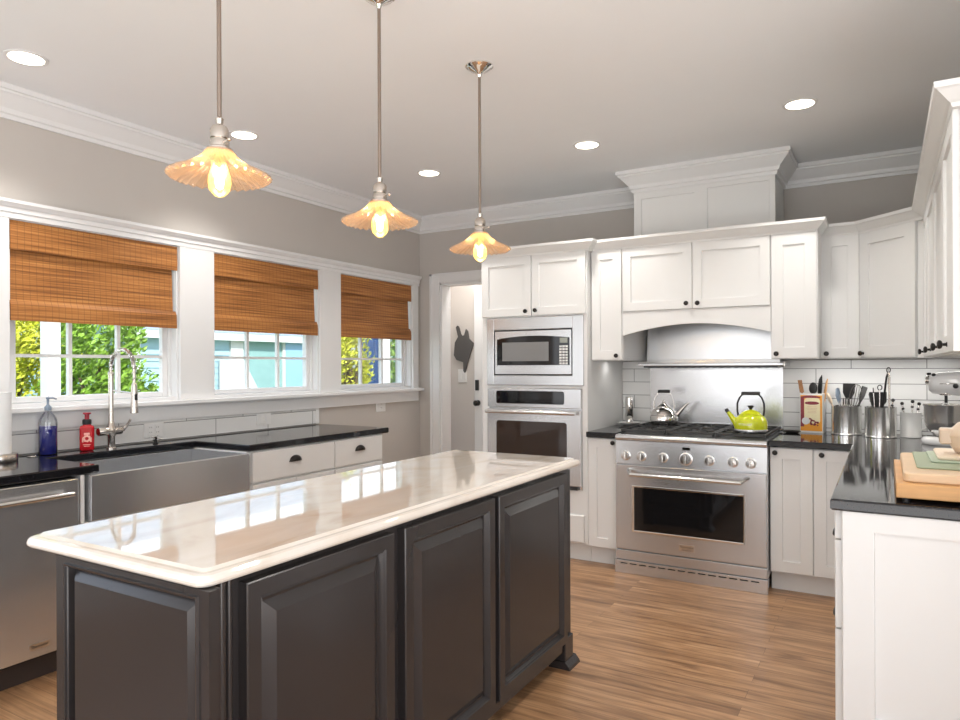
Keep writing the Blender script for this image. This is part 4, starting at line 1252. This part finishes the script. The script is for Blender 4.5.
t = thing('kettle', 'lime green enamel kettle with black handle on the range', 'kettle', (-0.737, 4.66, 0.945), radians(10))
M().lathe([(0.088, 0.0), (0.100, 0.003), (0.102, 0.014), (0.100, 0.018)], n=36).obj('base_rim', 'steel', t)
M().lathe([(0.098, 0.014), (0.101, 0.03), (0.099, 0.065), (0.090, 0.088), (0.076, 0.102), (0.066, 0.108)], n=40).obj('body', 'lime', t)
M().lathe([(0.064, 0.104), (0.066, 0.110), (0.055, 0.124), (0.030, 0.136), (0.010, 0.140)], n=32).obj('lid', 'lime', t)
M().lathe([(0.009, 0.138), (0.010, 0.148), (0.019, 0.158), (0.019, 0.166), (0.002, 0.168)], n=18).obj('lid_knob', 'black', t)
hp = [(-0.074, 0, 0.095), (-0.080, 0, 0.135), (-0.079, 0, 0.180), (-0.066, 0, 0.215), (-0.045, 0, 0.240), (0.045, 0, 0.240), (0.066, 0, 0.215), (0.079, 0, 0.180), (0.080, 0, 0.135), (0.074, 0, 0.095)]
M().tube(hp, 0.006, 10).obj('handle_arch', 'black', t)
M().tube([(-0.056, 0, 0.243), (0.056, 0, 0.243)], 0.012, 12).obj('grip', 'black', t)
sp_ = M().tube([(-0.080, 0, 0.045), (-0.110, 0, 0.085), (-0.140, 0, 0.128)], [0.026, 0.017, 0.011], 14).obj('spout', 'lime', t)
M().tube([(-0.137, 0, 0.122), (-0.150, 0, 0.142)], [0.013, 0.011], 12).obj('spout_cap', 'black', sp_)
# enamel lettering follows the round body
lt_ = text('LE CREUSET', 0.016, 'whitetext', t, loc=(0, 0, 0), rot=(0, 0, 0), extrude=0.0003)
for v in lt_.data.vertices:
    a = radians(-112) + v.co.x / 0.1005
    zz, dd_ = v.co.y + 0.050, 0.1004 + v.co.z
    v.co = (dd_ * cos(a), dd_ * sin(a), zz)

# pepper mill standing in a little dish
t = thing('saucer', 'small pale dish under the steel mill on the left granite counter', 'dish', (-1.672, 5.08, 0.9155))
M().lathe([(0.035, 0), (0.045, 0.002), (0.075, 0.015), (0.088, 0.022), (0.086, 0.0245), (0.070, 0.017), (0.040, 0.006), (0.002, 0.006)], n=36).obj('bowl', 'ceramic', t)
t = thing('pepper_mill', 'cylindrical steel pepper mill standing in the small dish left of the range', 'pepper mill', (-1.672, 5.08, 0.922))
M().lathe([(0.026, 0), (0.028, 0.003), (0.028, 0.040), (0.022, 0.050)], n=24).obj('grinder', 'chrome', t)
M().lathe([(0.026, 0.050), (0.030, 0.054), (0.030, 0.200), (0.027, 0.208), (0.002, 0.209)], n=24).obj('barrel', 'chrome', t)

# ================================================================== ON THE RIGHT COUNTER
ZR = 0.915
t = thing('spoon_rest', 'dark leaf-shaped spoon rest on the granite beside the range', 'spoon rest', (-0.535, 5.015, ZR), radians(-20))
t.scale = (0.75, 0.75, 0.75)
m = M()
rr_ = []
for k in range(25):
    a = 2 * pi * k / 24
    rr_.append((0.085 * cos(a), 0.042 * sin(a) * (1.1 - 0.4 * cos(a))))
rr_ = rr_[:-1]
m.loops([[(x * 0.6, y * 0.6, 0) for x, y in rr_], [(x, y, 0.018) for x, y in rr_], [(x * 0.95, y * 0.93, 0.020) for x, y in rr_], [(x * 0.6, y * 0.55, 0.006) for x, y in rr_]])
m.tube([(-0.08, 0, 0.018), (-0.115, 0, 0.020)], [0.012, 0.008], 8)
m.obj('dish', 'pewter', t)

# printed biscuit tin used as a utensil holder
t = thing('printed_tin', 'orange printed tin with a picture label, holding wooden utensils', 'tin', (-0.418, 5.125, ZR), radians(-6))
m = M()
X2, Y2, Z2 = 0.072, 0.045, 0.262
m.box(-X2, X2, -Y2, -Y2 + 0.002, 0, Z2).box(-X2, X2, Y2 - 0.002, Y2, 0, Z2).box(-X2, -X2 + 0.002, -Y2, Y2, 0, Z2).box(X2 - 0.002, X2, -Y2, Y2, 0, Z2).box(-X2, X2, -Y2, Y2, 0, 0.003)
m.obj('tin_body', 'plate', t)
pr_ = M().box(-0.066, 0.066, -Y2 - 0.0006, -Y2, 0.012, 0.250).obj('front_label', 'orange', t)
M().box(-0.066, -0.044, -Y2 - 0.0011, -Y2 - 0.0006, 0.040, 0.235).prism([(-0.066, 0.232)] + [(-0.066 + 0.122 * k / 10, 0.240 + 0.010 * sin(pi * k / 10)) for k in range(11)] + [(0.056, 0.232)], -Y2 - 0.0006, -Y2 - 0.0011, 'Y').obj('label_border', 'maroon', pr_)
M().prism(rrect(-0.043, 0.054, 0.062, 0.232, 0.02), -Y2 - 0.0011, -Y2 - 0.0006, 'Y').obj('label_field', 'cream', pr_)
el = [(0.004 + 0.045 * cos(2 * pi * k / 24), 0.198 + 0.011 * sin(2 * pi * k / 24)) for k in range(24)]
M().prism(el, -Y2 - 0.0017, -Y2 - 0.0011, 'Y').obj('label_oval', 'maroon', pr_)
m = M()
for k, (w_, z) in enumerate(((0.060, 0.172), (0.066, 0.162), (0.058, 0.152), (0.050, 0.142), (0.054, 0.132))):
    m.box(0.004 - w_ / 2, 0.004 + w_ / 2, -Y2 - 0.0015, -Y2 - 0.0011, z, z + 0.003)
m.obj('label_lines', 'woodlight', pr_)
M().cyl(0.024, -Y2 - 0.0020, -Y2 - 0.0011, (-0.034, 0, 0.078), 24, 'Y').obj('label_disc', 'ceramic', pr_)
m = M()
rnd = random.Random(4)
for k in range(16):
    m.cyl(rnd.uniform(0.004, 0.007), -Y2 - 0.0019, -Y2 - 0.0011, (rnd.uniform(-0.008, 0.050), 0, rnd.uniform(0.050, 0.074)), 10, 'Y')
for k in range(6):
    m.cyl(0.006, -Y2 - 0.0019, -Y2 - 0.0011, (rnd.uniform(-0.010, 0.016), 0, rnd.uniform(0.074, 0.105)), 10, 'Y')
m.obj('label_fruit', 'maroon', pr_)

def crock(label, x, y, r, h, m_, base=True):
    t = thing('utensil_crock', label, 'utensil holder', (x, y, ZR))
    pf = [(r * 0.98, 0), (r * 1.03, 0.002), (r * 1.03, 0.010), (r, 0.012), (r, h - 0.004), (r * 1.02, h), (r * 0.98, h), (r * 0.95, h - 0.006), (r * 0.95, 0.006), (0.002, 0.005)]
    M().lathe(pf, n=40).obj('body', m_, t)
    return t
crock('steel utensil crock beside the printed tin, full of dark turners and whisks', -0.215, 5.06, 0.088, 0.187, 'crocksteel')
crock('steel utensil crock in front of the white crock, holding tongs and measuring spoons', -0.023, 4.965, 0.087, 0.190, 'crocksteel')
t = crock('white ceramic crock with a small handle, left of the stand mixer', 0.140, 5.05, 0.058, 0.155, 'ceramic')
M().tube([(0.055, -0.01, 0.125), (0.082, -0.012, 0.12), (0.086, -0.013, 0.085), (0.074, -0.012, 0.055), (0.055, -0.01, 0.05)], 0.006, 8).obj('handle', 'ceramic', t)

def utensil(name, label, base, top, kind, hm, head_m, hr=0.006, cat=None, roll=0.0):
    """base and top are points of the handle's axis; the head sits at the top end"""
    b, q = Vector(base), Vector(top)
    ax = (q - b)
    L_ = ax.length
    rot = ax.to_track_quat('Z', 'Y')
    t = thing(name, label, cat or name.replace('_', ' '), base)
    t.rotation_mode = 'QUATERNION'
    t.rotation_quaternion = rot @ Matrix.Rotation(roll, 3, 'Z').to_quaternion()
    if kind == 'spoon':
        M().tube([(0, 0, 0), (0, 0, L_ - 0.07)], hr, 10).obj('handle', hm, t)
        M().sphere(0.030, (0, 0, L_ - 0.040), (1.0, 0.4, 1.35), 14).obj('bowl', head_m, t)
    elif kind == 'turner':
        M().tube([(0, 0, 0), (0, 0, L_ - 0.09)], hr, 10).obj('handle', hm, t)
        m = M()
        m.prism([(-0.020, L_ - 0.10), (0.020, L_ - 0.10), (0.048, L_ - 0.06), (0.050, L_), (-0.050, L_), (-0.048, L_ - 0.06)], -0.003, 0.003, 'Y', 0.001)
        m.obj('blade', head_m, t)
    elif kind == 'slotted':
        M().tube([(0, 0, 0), (0, 0, L_ - 0.085)], hr, 10).obj('handle', hm, t)
        m = M()
        for k in range(-3, 4):
            m.tube([(k * 0.004, 0, L_ - 0.10), (k * 0.0105, -0.006, L_ - 0.05), (k * 0.009, 0, L_ - 0.004)], 0.0022, 6)
        m.tube([(0.034 * cos(a_ * pi / 8), 0, L_ - 0.05 + 0.05 * sin(a_ * pi / 8)) for a_ in range(16)], 0.0028, 6, True)
        m.obj('head', head_m, t)
    elif kind == 'whisk':
        M().tube([(0, 0, 0), (0, 0, L_ - 0.15)], hr * 1.3, 10).obj('handle', hm, t)
        m = M()
        for k in range(6):
            a_ = k * pi / 6
            m.tube([(cos(a_) * 0.034 * sin(pi * j / 12) ** 0.8 * (1 if j <= 6 else 1) * (1 - abs(0)) if 0 < j < 12 else 0, sin(a_) * 0.034 * sin(pi * j / 12) ** 0.8 if 0 < j < 12 else 0, L_ - 0.15 + 0.15 * (1 - cos(pi * j / 12)) / 2) for j in range(13)], 0.0014, 5)
            m.tube([(-cos(a_) * 0.034 * sin(pi * j / 12) ** 0.8 if 0 < j < 12 else 0, -sin(a_) * 0.034 * sin(pi * j / 12) ** 0.8 if 0 < j < 12 else 0, L_ - 0.15 + 0.15 * (1 - cos(pi * j / 12)) / 2) for j in range(13)], 0.0014, 5)
        m.obj('wires', head_m, t)
    elif kind == 'fork':
        M().tube([(0, 0, 0), (0, 0, L_ - 0.08)], hr, 10).obj('handle', hm, t)
        m = M().box(-0.018, 0.018, -0.003, 0.003, L_ - 0.085, L_ - 0.045, 0.002)
        for k in (-1, 0, 1):
            m.box(k * 0.013 - 0.004, k * 0.013 + 0.004, -0.003, 0.003, L_ - 0.047, L_, 0.0015)
        m.obj('tines', head_m, t)
    elif kind == 'tongs':
        for s_ in (-1, 1):
            M().tube([(s_ * 0.020, 0, 0), (s_ * 0.022, 0, L_ * 0.45), (s_ * 0.010, 0, L_ - 0.06), (0, 0, L_ - 0.03)], 0.006, 8).obj('arm', hm if s_ < 0 else head_m, t)
        M().tube([(0.013 * cos(a_ * pi / 8), 0, L_ - 0.016 + 0.016 * sin(a_ * pi / 8)) for a_ in range(16)], 0.003, 6, True).obj('pull_ring', head_m, t)
    elif kind == 'ring':
        M().tube([(0, 0, 0), (0, 0, L_ - 0.026)], hr * 0.7, 8).obj('handle', hm, t)
        M().tube([(0.015 * cos(a_ * pi / 8), 0, L_ - 0.015 + 0.015 * sin(a_ * pi / 8)) for a_ in range(16)], 0.0032, 6, True).obj('loop', head_m, t)
    elif kind == 'knife':
        M().tube([(0, 0, 0), (0, 0, L_ - 0.14)], hr, 10).obj('handle', hm, t)
        M().prism([(-0.011, L_ - 0.15), (0.012, L_ - 0.15), (0.020, L_ - 0.08), (0.016, L_ - 0.03), (-0.004, L_), (-0.012, L_ - 0.06)], -0.0035, 0.0035, 'Y', 0.001).obj('blade', head_m, t)
    elif kind == 'ball':
        M().tube([(0, 0, 0), (0, 0, L_ - 0.02)], hr * 0.7, 8).obj('handle', hm, t)
        m = M().sphere(0.011, (0, 0, L_ - 0.011), n=10)
        m.lathe([(0.006, L_ - 0.05), (0.010, L_ - 0.045), (0.006, L_ - 0.038)], n=12)
        m.obj('head', head_m, t)
    return t
Y = 5.15
utensil('wooden_fork', 'wooden fork leaning left out of the printed tin', (-0.440, 5.12, 0.925), (-0.498, 5.14, 1.265), 'fork', 'woodutensil', 'woodutensil', roll=-0.3)
utensil('cooking_spoon', 'black cooking spoon in the middle of the printed tin', (-0.420, 5.13, 0.925), (-0.415, 5.14, 1.250), 'spoon', 'black', 'black')
utensil('spatula', 'narrow black spatula standing highest in the printed tin', (-0.390, 5.12, 0.925), (-0.366, 5.15, 1.300), 'knife', 'black', 'black')
utensil('wooden_spatula', 'orange brown wooden spatula at the right of the printed tin', (-0.375, 5.12, 0.925), (-0.330, 5.14, 1.275), 'knife', 'woodlight', 'woodorange')
# first steel crock
utensil('wooden_spoon', 'pale wooden spoon leaning left out of the first steel crock', (-0.235, 5.07, 0.928), (-0.325, 5.05, 1.185), 'spoon', 'woodcream', 'woodcream')
utensil('skimmer', 'round wire skimmer at the left of the first steel crock', (-0.235, 5.09, 0.928), (-0.268, 5.10, 1.215), 'slotted', 'steelx', 'bluegrey')
utensil('turner', 'wide black turner in the centre of the first steel crock', (-0.215, 5.09, 0.928), (-0.200, 5.10, 1.245), 'turner', 'black', 'black', roll=0.2)
utensil('whisk', 'large wire whisk leaning right out of the first steel crock', (-0.205, 5.05, 0.928), (-0.150, 5.05, 1.240), 'whisk', 'black', 'pewter')
utensil('turner', 'black slanted turner leaning right between the two steel crocks', (-0.195, 5.09, 0.928), (-0.110, 5.11, 1.225), 'turner', 'black', 'black', roll=-0.5)
utensil('serving_fork', 'short steel serving fork at the front of the first steel crock', (-0.220, 5.03, 0.928), (-0.215, 5.00, 1.155), 'fork', 'steelx', 'chrome')
# second steel crock
utensil('turner', 'black turner leaning left out of the second steel crock', (-0.030, 4.97, 0.928), (-0.085, 4.99, 1.185), 'turner', 'black', 'black', roll=0.4)
utensil('turner', 'black turner with broad blade upright in the second steel crock', (-0.030, 4.99, 0.928), (-0.037, 5.01, 1.195), 'turner', 'black', 'black')
utensil('measuring_spoon', 'ring-ended measuring spoon at the left of the second steel crock', (-0.045, 4.96, 0.928), (-0.062, 4.96, 1.222), 'ring', 'chrome', 'black')
utensil('measuring_spoon', 'ring-ended measuring spoon standing just left of the tongs', (-0.030, 4.955, 0.928), (-0.026, 4.95, 1.240), 'ring', 'chrome', 'black')
utensil('tongs', 'long tongs with a pull ring, tallest in the second steel crock', (-0.005, 4.965, 0.928), (0.022, 4.975, 1.350), 'tongs', 'nickel', 'bronze', roll=0.5)
utensil('thermometer', 'short black-tipped rod right of the tongs in the second steel crock', (0.010, 4.94, 0.928), (0.046, 4.93, 1.160), 'ball', 'nickel', 'black')
# ceramic crock
utensil('wine_stopper', 'metal ball-topped stopper at the left of the white ceramic crock', (0.125, 5.05, 0.928), (0.092, 5.05, 1.135), 'ball', 'chrome', 'bronze', 0.008)
utensil('wine_stopper', 'metal ball-topped stopper in the middle of the white ceramic crock', (0.140, 5.06, 0.928), (0.150, 5.06, 1.148), 'ball', 'chrome', 'bronze', 0.008)
utensil('wine_stopper', 'metal ball-topped stopper at the right of the white ceramic crock', (0.150, 5.04, 0.928), (0.185, 5.04, 1.135), 'ball', 'chrome', 'bronze', 0.008)

# stand mixer, facing left
t = thing('stand_mixer', 'white stand mixer with polished steel bowl and chrome fittings', 'mixer', (0.30, 4.70, ZR))
m = M()
m.loops([[(x, y, z) for x, y in rrect(-0.120 + i, 0.215 - i, -0.105 + i, 0.105 - i, 0.10, 8)] for i, z in ((0.004, 0.0), (0.0, 0.006), (0.0, 0.026), (0.008, 0.038), (0.03, 0.044))], smooth=True)
m.obj('base', 'mixer', t)
M().loops([[(x, y, z) for x, y in rrect(0.125 + a_, 0.212 - c_, -0.05 + i, 0.05 - i, 0.035, 6)] for a_, c_, i, z in ((0, 0, -0.012, 0.04), (0.015, 0.0, 0.0, 0.10), (0.010, -0.004, 0.0, 0.22), (0.0, -0.006, -0.004, 0.28))], smooth=True).obj('pedestal', 'mixer', t)
M().lathe([(0.04, 0.046), (0.060, 0.050), (0.072, 0.064), (0.098, 0.095), (0.107, 0.130), (0.110, 0.215), (0.114, 0.222), (0.114, 0.227), (0.108, 0.226), (0.104, 0.212), (0.101, 0.132), (0.09, 0.10), (0.05, 0.066), (0.002, 0.064)], n=44).obj('bowl', 'crocksteel', t)
hd = M().lathe([(0.002, -0.085), (0.040, -0.082), (0.056, -0.066), (0.062, -0.03), (0.068, 0.05), (0.072, 0.12), (0.066, 0.18), (0.048, 0.212), (0.002, 0.222)], (0, 0, 0.345), 36, 'X').obj('motor_head', 'mixer', t)
M().lathe([(0.0628, -0.034), (0.0645, -0.032), (0.0690, 0.045), (0.0675, 0.047)], (0, 0, 0.345), 36, 'X', False).moved(Matrix.Translation((0, 0, 0.345)) @ Matrix.Diagonal((1, 1.01, 0.16, 1)) @ Matrix.Translation((0, 0, -0.345))).obj('chrome_band', 'chrome', hd)
M().lathe([(0.026, -0.098), (0.026, -0.080), (0.018, -0.100), (0.002, -0.101)], (0, 0, 0.362), 24, 'X').obj('hub_cap', 'chrome', hd)
M().tube([(-0.086, 0, 0.398), (-0.075, -0.012, 0.400)], [0.008, 0.006], 10).sphere(0.011, (-0.060, -0.03, 0.392), n=12).obj('hub_knob', 'black', hd)
M().cyl(0.034, 0.278, 0.300, n=28, b=0.004).obj('planetary', 'chrome', t)
M().cyl(0.008, 0.235, 0.280, n=14).obj('beater_shaft', 'black', t)
m = M()
for s_ in (-1, 1):
    m.tube([(0, 0, 0.24), (s_ * 0.04, 0, 0.20), (s_ * 0.05, 0, 0.14), (s_ * 0.02, 0, 0.09), (0, 0, 0.085)], 0.004, 8)
m.tube([(-0.05, 0, 0.15), (0.05, 0, 0.15)], 0.003, 6)
m.obj('beater', 'plate', t)
M().sphere(0.014, (0.04, -0.070, 0.332), n=12).obj('speed_knob', 'black', t)

# boards
t = thing('butcher_block', 'thick orange brown butcher block on the peninsula counter', 'cutting board', (0.032, 2.683, ZR))
M().box(0, 0.485, 0, 0.675, 0.010, 0.058, 0.003).obj('block', 'woodorange', t)
for x in (0.03, 0.455):
    for y in (0.03, 0.645):
        M().cyl(0.012, 0, 0.010, (x, y, 0), 14).obj('foot', 'black', t)
ZB = ZR + 0.058
def board(name, label, x0, x1, y0, y1, z0, z1, r, m_, rz=0.0):
    o = M()
    b_ = min(0.004, (z1 - z0) * 0.4)
    o.loops([[(x, y, z) for x, y in rrect(x0 + i, x1 - i, y0 + i, y1 - i, r, 6)] for i, z in ((b_, z0), (0, z0 + b_), (0, z1 - b_), (b_, z1))])
    o = o.obj(name, m_)
    return tag(o, label, 'cutting board')
board('cutting_board', 'pale thick wooden cutting board lying on the butcher block', 0.054, 0.50, 2.72, 3.352, ZB + 0.0005, ZB + 0.032, 0.03, 'woodlight')
board('cutting_mat', 'large sage green cutting mat on the thick wooden board', 0.096, 0.49, 2.85, 3.345, ZB + 0.0325, ZB + 0.0385, 0.015, 'sage')
board('cutting_mat', 'smaller pale green cutting mat under the small wooden board', 0.143, 0.485, 2.99, 3.340, ZB + 0.039, ZB + 0.045, 0.02, 'sage2')
board('cutting_board', 'small pale wooden cutting board on top of the stack', 0.168, 0.48, 3.03, 3.335, ZB + 0.0455, ZB + 0.059, 0.02, 'woodcream')

t = thing('baking_dish', 'beige round lidded dish with a lug handle on top of the cutting boards', 'dish', (0.325, 3.16, ZB + 0.059))
M().lathe([(0.075, 0.0), (0.095, 0.004), (0.112, 0.030), (0.118, 0.060), (0.118, 0.066)], n=40).obj('pot', 'beige', t)
M().lathe([(0.119, 0.064), (0.121, 0.070), (0.112, 0.090), (0.085, 0.118), (0.040, 0.135), (0.002, 0.138)], n=40).sphere(0.016, (0, 0, 0.145), (1, 1, 0.8), 12).obj('lid', 'beige', t)
M().loops([[(x, y, z) for x, y in rrect(-0.146 + i, -0.100, -0.035 + i, 0.035 - i, 0.012, 5)] for i, z in ((0.004, 0.035), (0, 0.040), (0, 0.088), (0.004, 0.094))]).obj('lug_handle', 'beige', t)
